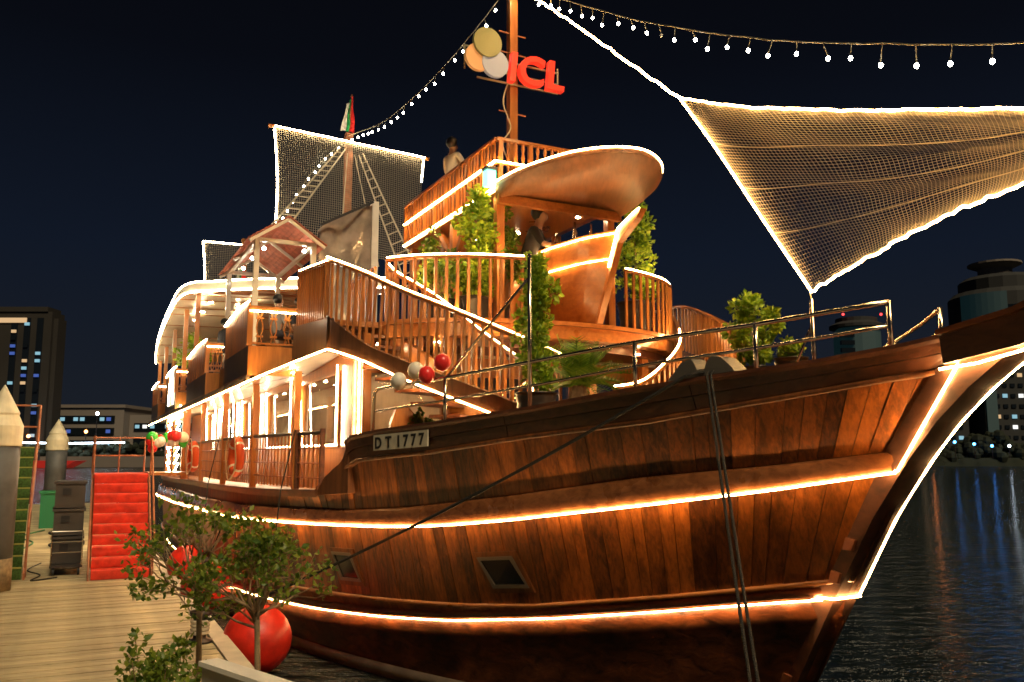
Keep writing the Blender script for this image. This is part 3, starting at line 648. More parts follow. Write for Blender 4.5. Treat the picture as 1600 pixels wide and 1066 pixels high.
# salon wall with its windows
WV = 3.3
wins = [(12.05, 14.4), (15.05, 17.3), (18.2, 20.1), (21.2, 23.0), (24.2, 26.0)]
sal = MB().bbox(11.45, 30, WV, WV + 0.08, 2.25, 2.92).bbox(11.45, 30, WV, WV + 0.08, 4.0, 4.35)
edges = [11.45] + [e for w in wins for e in w] + [30]
for i in range(0, len(edges), 2): sal.bbox(edges[i], edges[i + 1], WV, WV + 0.08, 2.92, 4.0)
sal = sal.build('salon_wall', 'teak', dhow)
for (a, b_) in wins:
    w = MB().bbox(a, a + .05, WV - .03, WV + .05, 2.92, 4.0).bbox(b_ - .05, b_, WV - .03, WV + .05, 2.92, 4.0).bbox(a + .05, b_ - .05, WV - .03, WV + .05, 2.92, 2.97).bbox(a + .05, b_ - .05, WV - .03, WV + .05, 3.95, 4.0).build('window', 'teak', sal)
    MB().add([B(a + .05, WV + .03, 2.97), B(b_ - .05, WV + .03, 2.97), B(b_ - .05, WV + .03, 3.95), B(a + .05, WV + .03, 3.95)], [(3, 2, 1, 0)]).build('pane', 'glass', w)
    MB().tube([B(a + .03, WV - .05, 4.08), B(a + .03, WV - .05, 2.95), B(b_ - .25, WV - .05, 2.95), B(b_ - .03, WV - .05, 4.02)], 0.0100, 5).build('led_strip', 'led_white', w)
# interior of the salon
MB().bbox(11.6, 30, 5.0, 5.1, 2.25, 4.3).build('inner_wall', 'interior', dhow)
MB().bbox(12.3, 30, 3.4, 9, 4.32, 4.36).build('salon_ceiling', 'cream', dhow)
dl = proto(MB().lathe((0, 0, 0), [(0.035, -0.012), (0.035, 0.0)], 8), 'downlight', 'downlight')
for i in range(14):
    for v_ in (2.75, 3.75, 4.5): inst(dl, 'downlight', sal, B(12.6 + i * 1.0, v_, 4.31 if v_ > 3 else 4.0))
# tables and cloths seen through the windows are parts of the salon fit-out
for i in range(5):
    tb = MB().bbox(12.6 + i * 2.6, 13.5 + i * 2.6, 3.7, 4.5, 2.9, 2.95).build('dining_table', 'cloth', sal)
# front of the main deck, under the balcony: columns, glass screen, warm interior
fw_ = MB().bbox(12.2, 12.28, 3.4, 3.6, 2.3, 4.3).bbox(12.2, 12.28, 4.9, 5.2, 2.3, 4.3).bbox(12.2, 12.28, 7.2, 7.5, 2.3, 4.3).bbox(12.2, 12.28, 8.7, 9.0, 2.3, 4.3).bbox(12.2, 12.28, 3.6, 8.7, 4.0, 4.3).build('front_wall', 'teak', dhow)
for (a, b_) in ((3.6, 4.9), (5.2, 7.2), (7.5, 8.7)): MB().add([B(12.24, a, 2.35), B(12.24, b_, 2.35), B(12.24, b_, 4.0), B(12.24, a, 4.0)], [(0, 1, 2, 3)]).build('glass_screen', 'glass', fw_)
for (s_, v_) in ((11.0, 4.55), (10.75, 5.75), (10.9, 6.75), (11.2, 7.9), (11.35, 3.45)): MB().bbox(s_ - .06, s_ + .06, v_ - .06, v_ + .06, 2.3, 4.45).build('column', 'teak', dhow)
MB().tube([B(11.35, 3.36, 2.6), B(11.35, 3.36, 4.15)], 0.0100, 5).build('led_strip', 'led_white', fw_)
MB().tube([B(10.7, 5.66, 3.1), B(10.7, 5.66, 3.75)], 0.0100, 5).build('led_strip', 'led_white', fw_)
for s_ in (10.9, 11.5):
    for v_ in (4.3, 5.0, 5.9, 6.8, 7.6): inst(dl, 'downlight', fw_, B(s_, v_, 4.34))
# bench end by the bulwark
MB().extr([B(10.55, 3.55, 2.3), B(10.55, 3.95, 2.3), B(10.55, 3.98, 2.9), B(10.55, 3.9, 3.3), B(10.55, 3.78, 3.42), B(10.55, 3.62, 3.4), B(10.55, 3.55, 3.2)], U * 0.09).build('bench_end', 'teak', dhow)

# ---- second deck
def ell(v, k=1.0): q = max(0.0, 1 - ((v - VC) / 2.6) ** 2); return 11.95 - 1.55 * math.sqrt(q)
ring = [B(ell(v), v, 0) for v in np.linspace(VC - 2.6, VC + 2.6, 33)] + [B(13.2, VC + 2.6, 0), B(13.2, VC - 2.6, 0)]
deck2 = MB().slab(ring, 4.42, 4.60).build('balcony_deck', 'teak_long', dhow)
ring = [B(ell(v) - 0.06, v, 0) for v in np.linspace(VC - 2.6, VC + 2.6, 33)] + [B(ell(v) + 0.1, v, 0) for v in np.linspace(VC + 2.6, VC - 2.6, 33)]
MB().slab(ring, 4.604, 4.66).build('balcony_edge', 'teak_long', deck2)
MB().slab([B(ell(v) + 0.25, v, 0) for v in np.linspace(VC - 2.5, VC + 2.5, 33)], 4.30, 4.415).build('balcony_beam', 'dark_wood', deck2)
# landing and aft deck
fa = lambda s_: fG(s_) + 0.05
def edge_strip(s0, s1, z0, z1, name, m, inset=0.0, thick=0.06, n=20):
    mb = MB(); sl = [s0 + (s1 - s0) * i / n for i in range(n + 1)]
    mb.grid([[B(s_, fa(s_) + inset, z0) for s_ in sl], [B(s_, fa(s_) + inset, z1) for s_ in sl], [B(s_, fa(s_) + inset + thick, z1) for s_ in sl], [B(s_, fa(s_) + inset + thick, z0) for s_ in sl], [B(s_, fa(s_) + inset, z0) for s_ in sl]])
    return mb.build(name, m, dhow)
edge_strip(11.55, 12.6, 4.2, 4.68, 'landing_fascia', 'fascia_wood')
edge_strip(12.6, 31, 3.93, 4.42, 'deck_fascia', 'fascia_wood')
sl = [11.55 + (31 - 11.55) * i / 40 for i in range(41)]
MB().grid([[B(s_, interp(s_, [11.5, 12.1, 12.62], [2.96, 2.62, 2.11]), interp(s_, [11.5, 12.1, 12.62, 31], [4.24, 4.10, 3.87, 3.86])) for s_ in sl], [B(s_, 3.36, interp(s_, [11.5, 12.5, 14.2, 16.5, 31], [4.30, 4.22, 4.12, 4.08, 4.06])) for s_ in sl]]).build('soffit', 'cream', dhow)
fz = lambda s_: interp(s_, [11.53, 12.47, 14.18, 16.56, 22.82, 31], [4.22, 4.13, 4.02, 3.955, 3.94, 3.94])
led([B(11.53, 2.93, 4.22), B(12.1, 2.6, 4.08), B(12.62, 2.08, 3.83)] + [B(12.62 + i * .6, 2.08, 3.825 - i * .0012) for i in range(1, 32)], dhow, 0.014)
MB().bbox(12.62, 31, 2.085, 2.13, 3.84, 3.93).build('deck_lip', 'fascia_wood', dhow)
MB().bbox(13.2, 33, 2.7, 2 * VC - 2.7, 4.36, 4.42).build('aft_deck', 'teak_long', dhow)
MB().bbox(11.6, 13.2, 2.98, 3.95, 4.58, 4.66).build('landing', 'teak_long', dhow)
# landing side screen of slats
def slat_run(pts_top, pts_bot, name, count, w=0.035, parent=None, ledm='led', cap=True, capm='teak_long', d=0.03):
    pts_top = resample(pts_top, count); pts_bot = resample(pts_bot, count)
    r_ = MB()
    r_.tube(pts_top, 0.03, 6)
    rail = r_.build(name, capm, parent or dhow)
    for a, b_ in zip(pts_top, pts_bot):
        MB().bar(b_, a, w, d).build('baluster', 'teak', rail)
    if ledm: MB().tube([p + Z * 0.035 for p in pts_top], 0.0115, 5).build('led_strip', ledm, rail)
    return rail
slat_run([B(s_, fa(s_), 5.44) for s_ in (12.46, 12.05, 11.62)], [B(s_, fa(s_), 4.66) for s_ in (12.46, 12.05, 11.62)], 'landing_screen', 14, 0.035)
led([B(12.46, fa(12.46), 5.45), B(12.46, fa(12.46), 5.24)], dhow, 0.014)

# the two sweeping stairs
op = [(11.74, 2.97), (11.45, 3.0), (10.9, 3.29), (10.37, 3.62), (9.79, 4.12), (9.3, 4.68), (8.95, 5.25)]
hz_ = [5.52, 5.43, 5.18, 4.89, 4.57, 4.24, 3.93]
tz_ = [4.73, 4.62, 4.25, 4.0, 3.72, 3.43, 3.12]
bz_ = [4.26, 4.22, 4.03, 3.78, 3.49, 3.2, 2.9]
ip = [(11.81, 3.9), (11.5, 3.92), (11.14, 4.14), (10.85, 4.35), (10.41, 4.8), (10.1, 5.15), (9.85, 5.5)]
iz_ = [5.53, 5.35, 5.11, 4.88, 4.39, 4.05, 3.75]
def mv(v, side): return v if side > 0 else 2 * VC - v
op_s = [(12.9, 9.65), (12.2, 9.5), (11.2, 9.14), (9.8, 8.5), (9.2, 8.17), (8.7, 7.6)]; hz_s = [5.5, 5.42, 5.13, 4.68, 4.48, 4.1]
ip_s = [(12.3, 8.95), (12.0, 8.93), (11.4, 8.7), (10.8, 8.33), (10.3, 7.91), (10.0, 7.45), (9.8, 6.91), (9.6, 6.31)]; iz_s = [5.3, 5.25, 5.02, 4.66, 4.38, 4.09, 3.79, 3.67]
for side in (1, -1):
    if side < 0: op, hz_, tz_, bz_, ip, iz_ = [(a_, 2 * VC - b2) for a_, b2 in op_s], hz_s, [z_ - .8 for z_ in hz_s], [z_ - 1.1 for z_ in hz_s], [(a_, 2 * VC - b2) for a_, b2 in ip_s], iz_s
    ot = smooth_path([B(s_, mv(v, side), z_) for (s_, v), z_ in zip(op, hz_)], 34)
    om = smooth_path([B(s_, mv(v, side), z_) for (s_, v), z_ in zip(op, tz_)], 34)
    ob = smooth_path([B(s_, mv(v, side), z_) for (s_, v), z_ in zip(op, bz_)], 34)
    it = smooth_path([B(s_, mv(v, side), z_) for (s_, v), z_ in zip(ip, iz_)], 34)
    st = MB(); inw = N * (0.06 * side)
    st.grid([ob, om, [p + inw for p in om], [p + inw for p in ob], ob]); st = st.build('stair_stringer', 'stringer_wood', dhow)
    st2 = MB().grid([[p - Z * 1.35 for p in it], [p - Z * 0.85 for p in it], [p - Z * 0.85 - inw for p in it], [p - Z * 1.35 - inw for p in it], [p - Z * 1.35 for p in it]]).build('stair_stringer', 'teak', dhow)
    for i in range(13):
        a = om[3 + int(i * 2.4)]; b_ = it[3 + int(i * 2.4)]; z_ = 4.46 - i * 0.165
        a2 = om[min(33, 6 + int(i * 2.4))]; b2 = it[min(33, 6 + int(i * 2.4))]
        MB().hexa([Vector((q.x, q.y, zz)) for zz in (z_ - 0.04, z_) for q in (a + inw, a2 + inw, b2 - inw, b_ - inw)]).build('tread', 'dark_wood', st)
    slat_run(ot, [p + Z * 0.01 for p in om], 'stair_rail', 32, 0.034, ledm='led' if side > 0 else None)
    slat_run(it, [p - Z * 0.86 for p in it], 'inner_rail', 26, 0.034, ledm='led' if side > 0 else None)
    if side > 0: led([p - Z * 0.012 for p in ob], dhow, 0.014)
    else:
        led([p + Z * 0.04 for p in it[13:]], dhow, 0.016)
        led([B(9.0, 7.16, 3.74), B(9.3, 7.84, 3.97), B(9.6, 8.54, 4.22)], dhow, 0.014)
# step lights
for p in ((10.9, 3.75, 4.0), (10.3, 4.3, 3.55), (9.9, 4.8, 3.2), (11.3, 3.6, 4.3)):
    inst(proto(MB().ball((0, 0, 0), 0.028, 8, 6), 'step_light', 'downlight'), 'step_light', dhow, B(*p))
# balcony rail: two curved runs either side of the bar
def arc(v0, v1, z_, n=24): return [B(ell(v) + 0.02, v, z_) for v in np.linspace(v0, v1, n)]
slat_run(arc(3.75, 5.55, 5.53), arc(3.75, 5.55, 4.66), 'balcony_rail', 15, 0.04)
slat_run(arc(7.15, 8.75, 5.53), arc(7.15, 8.75, 4.66), 'balcony_rail', 13, 0.04)
slat_run([B(11.9, 3.72, 5.5), B(13.2, 3.72, 5.5)], [B(11.9, 3.72, 4.66), B(13.2, 3.72, 4.66)], 'balcony_rail', 8, 0.04, ledm=None)

# dhow-shaped bar on the balcony
BC = 6.55
def bar_pt(f, lvl, side):   # f 0 at the stern end .. 1 at the stem; lvl 0 keel .. 1 sheer
    w = interp(f, [0, 0.5, 0.8, 1], [0.62, 0.55, 0.34, 0.0]) * (0.35 + 0.65 * lvl ** 0.7)
    s_ = interp(f, [0, 1], [11.75, 9.75 - 0.0]) + (1 - lvl) * f * 0.62
    z_ = 4.66 + lvl * (1.14 + 0.1 * f * f)
    return B(s_, BC + side * w, z_)
fs_ = np.linspace(0, 1, 13)
bar = MB()
for side in (-1, 1):
    bar.grid([[bar_pt(f, l, side) for f in fs_] for l in np.linspace(0, 1, 9)])
bar.grid([[bar_pt(0, l, sd) for l in np.linspace(0, 1, 5)] for sd in (-1, 1)])
bar = bar.build('bar_counter', 'teak_long', dhow, smooth=False)
MB().grid([[bar_pt(f, 1, sd) + Z * 0.012 for f in fs_] for sd in (-1, 1)]).build('counter_top', 'teak_long', bar)
for l in (0.97, 0.70):
    MB().tube([bar_pt(f, l, -1) - N * 0.02 for f in fs_], 0.0105, 5).build('led_strip', 'led_soft', bar)
MB().extr([bar_pt(1, 0, 0) + N * -0.05, bar_pt(1, 1, 0) + N * -0.05, B(9.40, BC - .05, 6.02), B(9.2, BC - .05, 6.06), B(9.3, BC - .05, 5.95), bar_pt(1, .85, 0) - U * .08 - N * .05, bar_pt(1, 0, 0) - U * .06 - N * .05], N * 0.1).build('stem_post', 'teak', bar)
MB().tube([bar_pt(1, 0.6, 0) - U * .03 - N * 0.07, bar_pt(1, 1, 0) - U * .03 - N * 0.07, B(9.4, BC - .07, 6.01), B(9.2, BC - .07, 6.06)], 0.0105, 5).build('led_strip', 'led_soft', bar)
MB().bbox(11.7, 11.82, 5.85, 5.97, 4.66, 5.55).build('end_post', 'teak', bar)
for k, (s_, v_, h, r_) in enumerate(((10.9, 6.5, 0.42, 0.04), (10.6, 6.6, 0.34, 0.03), (11.2, 6.35, 0.3, 0.035))):
    MB().lathe(B(s_, v_, 5.86), [(r_, 0), (r_, h * 0.6), (r_ * 0.4, h * 0.75), (r_ * 0.4, h)], 10).build('beer_tap', 'steel', bar, smooth=True)

# top deck with its low rails and the big visor
D0, D1, P0, P1 = 10.83, 14.7, 5.16, 7.24
td = MB()
outer_ring = [(D0, P0), (D1, P0 - .02), (D1 + .35, P0 + .35), (D1 + .35, P1 - .35), (D1, P1), (D0, P1)]
inner_ring = [(D0 + .15, P0 + .22), (D1 - .1, P0 + .22), (D1 + .05, P0 + .45), (D1 + .05, P1 - .45), (D1 - .1, P1 - .22), (D0 + .15, P1 - .22)]
n_ = 6
vs = [B(s_, v_, 6.50) for s_, v_ in inner_ring] + [B(s_, v_, 6.56) for s_, v_ in outer_ring] + [B(s_, v_, 6.66) for s_, v_ in outer_ring]
td.add(vs, [tuple(range(n_)), tuple(range(2 * n_, 3 * n_))] + [(k * n_ + i, k * n_ + (i + 1) % n_, (k + 1) * n_ + (i + 1) % n_, (k + 1) * n_ + i) for k in (0, 1) for i in range(n_)])
td = td.build('top_deck', 'teak_long', dhow)
runs = [((D1 + .3, P0 + .32), (D1, P0), 4), ((D1, P0), (D0, P0), 32), ((D0, P0), (D0, P1), 17), ((D0, P1), (D1, P1), 20)]
turned = proto(MB().lathe((0, 0, 0), [(.018, 0), (.02, .08), (.03, .13), (.016, .2), (.028, .27), (.018, .35)], 8), 'baluster', 'teak', True)
flat = proto(MB().bbox(-.02, .02, -.012, .012, 0, .34), 'baluster', 'teak')
tr = MB()
for a, b_, k in runs: tr.bar(B(*a, 7.34), B(*b_, 7.34), 0.07, 0.045)
tr = tr.build('top_rail', 'teak_long', dhow)
for a, b_, k in runs:
    for i in range(k):
        q = [a[j] + (b_[j] - a[j]) * (i + 0.5) / k for j in (0, 1)]
        inst(turned if a[0] == b_[0] else flat, 'baluster', tr, B(q[0], q[1], 6.98)); inst(flat, 'baluster', tr, B(q[0], q[1], 6.63))
        if i % 4 == 0: MB().bbox(q[0] - .03 - (b_[0] - a[0]) / k / 2, q[0] + .03 - (b_[0] - a[0]) / k / 2, q[1] - .03, q[1] + .03, 6.63, 7.33).build('rail_post', 'teak', tr)
tm = MB()
for a, b_, k in runs: tm.bar(B(*a, 6.98), B(*b_, 6.98), 0.05, 0.035)
tm.build('middle_rail', 'teak_long', tr)
led([B(D1 + .33, P0 + .3, 6.995), B(D1, P0 - .04, 6.995), B(D0 - .04, P0 - .04, 6.995), B(D0 - .04, 6.6, 6.995)], tr, 0.015)
led([B(D1 + .36, P0 + .3, 6.60), B(D1, P0 - .04, 6.60), B(D0 - .02, P0 - .04, 6.60)], td, 0.015)
rim = smooth_path([B(D0, P0 - .02, 6.62), B(10.3, 5.2, 6.64), B(9.79, 5.37, 6.66), B(9.34, 5.62, 6.68), B(9.03, 5.98, 6.69), B(8.95, 6.4, 6.69), B(9.2, 6.84, 6.68), B(9.62, 7.16, 6.66), B(10.15, 7.32, 6.6), B(D0, P1, 6.55)], 37)
base_l = [B(D0 + 0.02, P0 + (P1 - P0) * i / 36, 6.52) for i in range(37)]
vis_t = MB()
rows = []
for k in range(9):
    f = k / 8; rows.append([a.lerp(b_, f) - Z * (0.13 * math.sin(math.pi * min(1, f * 1.15)) ** 1.0) for a, b_ in zip(rim, base_l)])
vis = MB().grid(rows).grid([[p + Z * 0.06 for p in r] for r in rows]).grid([rim, [p + Z * 0.06 for p in rim]]).build('visor', 'visor_wood', dhow, smooth=True)
MB().tube([p + Z * 0.072 for p in rim], 0.014, 5).build('led_strip', 'led_soft', vis)
MB().bar(B(D0 - .03, P0, 6.44), B(D0 - .03, P1, 6.42), 0.1, 0.13).build('beam', 'teak_long', td)
for (s_, v_) in ((10.95, P0 + .1), (14.5, P0 + .1), (12.6, P0 + .1), (14.5, P1 - .1), (10.95, P1 - .1), (12.6, P1 - .1)): MB().bbox(s_ - .06, s_ + .06, v_ - .06, v_ + .06, 4.6, 6.52).build('deck_post', 'teak', td)
for (s_, d) in ((14.5, -0.6), (12.6, -.6), (12.6, .6)): MB().bar(B(s_, P0 + .1, 5.9), B(s_ + d, P0 + .1, 6.5), 0.07, 0.09).build('knee_brace', 'teak', td)
for (s_, v_) in ((11.5, 6.2), (11.3, 6.8), (11.9, 5.7), (12.6, 6.4), (13.4, 6.0)): inst(dl, 'downlight', td, B(s_, v_, 6.50))
ln = MB().bbox(10.72, 10.86, P0 - .2, P0 - .06, 6.60, 6.82).build('port_lantern', 'lantern_green', td)
MB().bbox(10.70, 10.88, P0 - .22, P0 - .04, 6.83, 6.87).build('hood', 'dark_steel', td)
# cabin bulkhead behind the balcony
MB().bbox(13.3, 13.4, 5.35, 7.05, 4.62, 6.48).build('bulkhead', 'teak', dhow)

# bays along the second deck
star_me = None
def bay(s0, s1, idx):
    vo, vi = 2.1, fa(s0) + 0.05; zt, zb = 4.9, 4.36
    b_ = MB().bbox(s0, s1, vo, vi + .1, 3.935, 3.96).bbox(s0 + 0.0, s0 + 0.04, vo, vi, 3.96, zb).build('bay', 'teak', dhow)
    MB().bbox(s0 + .04, s1, vo, vo + .04, 3.96, zb).build('side_panel', 'fascia_wood', b_)
    MB().bbox(s0 - .03, s0 + .05, vo - .02, vi, zt - .03, zt + .04).build('front_rail', 'teak_long', b_)
    MB().bbox(s0 - .03, s0 + .05, vo - .03, vo + .05, zb, zt - .03).build('corner_post', 'teak', b_)
    MB().bbox(s0 - .02, s0 + .04, vo + .05, vi, zb + .02, zb + .05).build('bottom_rail', 'teak_long', b_)
    for k in range(3):   # carved open balusters
        c = vo + (vi - vo) * (k + 0.75) / 3.4; mb = MB(); h = zt - zb - .1; z0 = zb + .05
        for sg in (-1, 1):
            mb.tube([B(s0, c + sg * d, z0 + h * f) for f, d in ((0, .035), (.12, .02), (.2, .012), (.35, .038), (.5, .045), (.65, .035), (.8, .012), (.88, .02), (1, .04))], 0.011, 5)
        for f in (.2, .8): mb.bbox(s0 - .012, s0 + .012, c - .05, c + .05, z0 + h * f - .015, z0 + h * f + .015)
        mb.build('carved_baluster', 'teak', b_)
    n = 14 if idx == 0 else 9
    for k in range(n):
        f = (k + .5) / n; s_ = s0 + .06 + (s1 - s0 - .06) * f; zt2 = zt + .12 * math.sin(math.pi * min(1, .3 + f * .6)) - .02
        MB().bbox(s_ - (s1 - s0) / n * .36, s_ + (s1 - s0) / n * .36, vo, vo + .025, zb, zt2).build('slat', 'teak', b_)
    MB().tube([B(s0 + (s1 - s0) * f, vo - .015, zt + .12 * math.sin(math.pi * min(1, .3 + f * .6)) + .0) for f in np.linspace(0, 1, 12)], 0.0105, 5).build('led_strip', 'led_white', b_)
    MB().tube([B(s0 - .04, vo, zt - .04), B(s0 - .04, vi, zt - .04)], 0.0100, 5).build('led_strip', 'led_white', b_)
for i, (a, b_) in enumerate(((11.95 + .68, 14.9), (17.2, 20.4), (22.8, 25.6), (28, 30.5))): bay(a, b_, i)

# roof over the aft deck, boarded beneath, two rope lights
rf_edge = [B(18.05, 6.2, 6.5), B(18.3, 5.6, 6.5), B(19.02, 4.24, 6.5), B(19.6, 3.2, 6.48), B(20.1, 2.5, 6.46), B(20.7, 2.12, 6.5), B(22, 1.98, 6.55), B(24, 1.98, 6.5), B(26.5, 2.0, 6.36), B(29, 2.05, 6.1), B(31, 2.2, 5.85)]
rf = smooth_path(rf_edge, 48)
mid = [B(p.dot(U) if p.dot(U) > 20 else 20 + (p.dot(U) - 18) * 0.2, VC, 6.62 - max(0, p.dot(U) - 24) * 0.07) for p in rf]
rows = [[a.lerp(b_, f) for a, b_ in zip(rf, mid)] for f in np.linspace(0, 1, 6)]
roof = MB().grid(rows).grid([[p + Z * 0.22 for p in r] for r in rows]).grid([rf, [p + Z * 0.22 for p in rf]]).build('aft_roof', 'cream', dhow)
for k in range(14):
    f = (k + .5) / 14; i = int(8 + f * 38)
    MB().tube([rf[i] - Z * .012, mid[i] - Z * .012], 0.012, 4).build('ceiling_batten', 'teak', roof)
MB().tube([p + Z * 0.23 for p in rf], 0.014, 5).build('led_strip', 'led_white', roof)
MB().tube([p - Z * 0.0 - N * .015 for p in rf], 0.014, 5).build('led_strip', 'led_white', roof)
for s_ in (20.8, 23.2, 26, 28.5, 30.7): MB().bbox(s_ - .05, s_ + .05, 2.25, 2.35, 4.4, 6.5 - max(0, s_ - 24) * .08).build('roof_post', 'teak', roof)
for (s_, v_) in ((21, 2.6), (22.5, 2.6), (24, 2.6), (21.2, 3.6), (23.5, 3.6)): inst(dl, 'spot_light', roof, B(s_, v_, 6.36), sxy=1.6)
# entrance with its chevron light bars and pointed arch
en = MB().bbox(22.0, 26.12, 2.22, 2.34, 3.7, 3.82).build('entrance_portal', 'teak', dhow)
for s_ in (22.06, 26.06): MB().bbox(s_ - .06, s_ + .06, 2.22, 2.34, 2.25, 3.7).build('jamb', 'teak', en)
for s_c, sg in ((22.9, 1), (25.0, -1)):
    for k in range(8):
        z_ = 2.4 + k * .2; MB().tube([B(s_c - .45, 2.2, z_ + (.22 if sg > 0 else 0)), B(s_c + .45, 2.2, z_ + (0 if sg > 0 else .22))], 0.016, 4).build('light_bar', 'led_white', en)
MB().tube([B(24.6, 2.1, 4.1), B(24.5, 2.1, 4.6), B(24.1, 2.1, 5.0), B(23.7, 2.1, 4.6), B(23.5, 2.1, 4.1)], 0.02, 5).build('arch_light', 'led_white', en)
MB().extr([B(24.55, 2.14, 4.1), B(24.45, 2.14, 4.6), B(24.1, 2.14, 4.95), B(23.75, 2.14, 4.6), B(23.55, 2.14, 4.1)], N * .05).build('arch_panel', 'fascia_wood', en)
for s_ in (26.5, 27.6, 28.7, 29.8): MB().bbox(s_ - .05, s_ + .05, fG(s_) + .03, fG(s_) + .12, 2.2, 4.3).build('roof_post', 'teak', dhow)

# spar at the beak end that takes the net sail and the bulb string
spar = MB().tube([B(2.55, VC, 4.2), B(2.28, VC, 5.5)], [.06, .04], 8).build('beak_spar', 'teak', dhow, smooth=True)
MB().tube([B(2.7, VC, 4.99), B(2.38, VC, 5.02)], .012, 5).build('lashing', 'rope_pale', spar)
# masts
mast = MB().bbox(12.34, 12.48, 6.13, 6.27, 6.6, 12.5).build('mast', 'teak', dhow)
for z_ in (9.55, 8.5, 9.9): MB().tube([B(12.4, 5.95, z_), B(12.4, 6.45, z_ - .02)], 0.012, 5).build('step_peg', 'rust_steel', mast)
MB().tube(smooth_path([B(12.3, 6.08, 9.0), B(12.3, 5.98, 8.6), B(12.3, 6.12, 8.2), B(12.3, 5.97, 7.9), B(12.3, 6.08, 7.6)], 20), 0.012, 5).build('cable', 'rope_pale', mast)
mast2 = MB().bbox(22.4, 22.58, 6.1, 6.3, 4.4, 11.6).build('mast', 'rust_steel', dhow)
mast3 = MB().bbox(32.9, 33.1, 5.1, 5.3, 4.4, 10.9).build('mast', 'teak', dhow)

# ================================================================== THINGS ON AND AROUND THE DHOW
def text_mesh(txt, size, extrude, offset=0.0, shear=0.0):
    c = bpy.data.curves.new('txt', 'FONT'); c.body = txt; c.size = size; c.extrude = extrude; c.offset = offset; c.shear = shear; c.resolution_u = 4
    o = bpy.data.objects.new('txt', c); COL.objects.link(o); bpy.context.view_layer.update()
    me = bpy.data.meshes.new_from_object(o.evaluated_get(bpy.context.evaluated_depsgraph_get())); bpy.data.objects.remove(o); bpy.data.curves.remove(c)
    return me
def place_text(txt, size, extr, origin, right, upv, m, name, parent, offset=0.0, shear=0.0):
    me = text_mesh(txt, size, extr, offset, shear); right = Vector(right).normalized(); upv = Vector(upv); upv = (upv - right * upv.dot(right)).normalized(); nn = right.cross(upv)
    mtx = Matrix((right, upv, nn)).transposed().to_4x4(); mtx.translation = Vector(origin) - root_loc(parent)
    me.transform(mtx); me.materials.clear(); me.materials.append(M[m])
    o = bpy.data.objects.new(name, me); COL.objects.link(o); o.parent = parent; return o
# registration plate
pl0, pl1 = LP('G', tau_of('G', 10.2), 0.052), LP('G', tau_of('G', 9.24), 0.052)
t0, t1 = pl0 - Z * .035, pl1 - Z * .055
pr = (t1 - t0); nrm = Vector((pr.y, -pr.x, 0)).normalized()
plate = thing('registration_plate', 'cream registration plate with black letters on the dark bulwark', 'sign', (t0 + t1) / 2 - Z * .2)
MB().extr([t0, t1, t1 - Z * .185, t0 - Z * .185], nrm * 0.014).build('board', 'plate_white', plate)
rt_ = pr.normalized(); W_ = pr.length
for ch_, f in (('D', .03), ('T', .24), ('1', .44), ('7', .57), ('7', .71), ('7', .85)):
    place_text(ch_, 0.185, 0.002, t0 + pr * f - Z * (.16) + nrm * .017, rt_, Z, 'black', 'character', plate, offset=0.006)
# ICL sign on the mast
sg = thing('mast_sign', 'red letter sign with three overlapping discs fixed to the mast', 'sign', B(12.2, 6.2, 8.9))
fr_ = MB().tube([B(12.3, 5.3, 9.32), B(12.3, 7.02, 9.32)], 0.018, 4).tube([B(12.3, 5.5, 8.95), B(12.3, 7.02, 8.95)], 0.018, 4).tube([B(12.3, 5.28, 9.05), B(12.3, 5.28, 9.45)], 0.018, 4).tube([B(12.3, 7.02, 9.0), B(12.3, 7.02, 9.4)], 0.018, 4).tube([B(12.3, 5.28, 9.45), B(12.3, 5.6, 9.45)], 0.016, 4).tube([B(12.3, 5.9, 9.12), B(12.3, 7.0, 9.12)], 0.014, 4).build('frame', 'wire', sg)
for ch_, v_ in (('I', 5.97), ('C', 6.155), ('L', 6.68)):
    place_text(ch_, 0.70, 0.06, B(12.16, v_, 8.93), N, Z, 'sign_red', 'letter', sg, offset=0.016, shear=0.1)
for (v_, z_, r_, m_, d) in ((5.60, 9.48, .25, 'disc_gold', .0), (5.46, 9.22, .23, 'disc_orange', .05), (5.75, 9.16, .235, 'disc_grey', .03)):
    MB().lathe(B(12.08 + d, v_, z_), [(r_, 0), (r_, .07), (r_ * .97, .08)], 28, axis=U).build('disc', m_, sg)

# strings of bulbs
def bulb_string(pts, n, label, skip=(), drop=0.17, rb=0.018, seed=0):
    r_ = random.Random(seed); path = resample(pts, 60)
    t = thing('string_lights', label, 'lights', path[0])
    MB().tube([p + Vector((0, 0, r_.uniform(-.006, .006))) for p in path], 0.007, 5).build('cable', 'wire', t)
    pts2 = resample(pts, n)
    bl = proto(MB().ball((0, 0, 0), rb, 10, 8, (1, 1, 1.25)), 'bulb', 'bulb', True); dead = proto(MB().ball((0, 0, 0), rb, 10, 8, (1, 1, 1.25)), 'bulb', 'white_paint', True)
    for i, p in enumerate(pts2):
        q = p - Z * drop * r_.uniform(.75, 1.15) + N * r_.uniform(-.03, .03) + U * r_.uniform(-.05, .05)
        b_ = inst(dead if i in skip else bl, 'bulb', t, q); MB().tube([p, q + Z * rb], 0.005, 4).build('drop_wire', 'wire', t)
        MB().lathe(q + Z * rb * .9, [(rb * .5, 0), (rb * .45, .04)], 8).build('socket', 'black', t)
    return t
bulb_string(smooth_path([B(12.0, 6.2, 10.55), B(10.4, 6.2, 9.48), B(8.56, 6.2, 8.3), B(6.43, 6.2, 7.1), B(4.9, 6.2, 6.37), B(3.78, 6.2, 5.88), B(2.3, 6.2, 5.35)], 50), 31, 'string of white bulbs running from the main mast towards the bow', skip=(12,), seed=2)
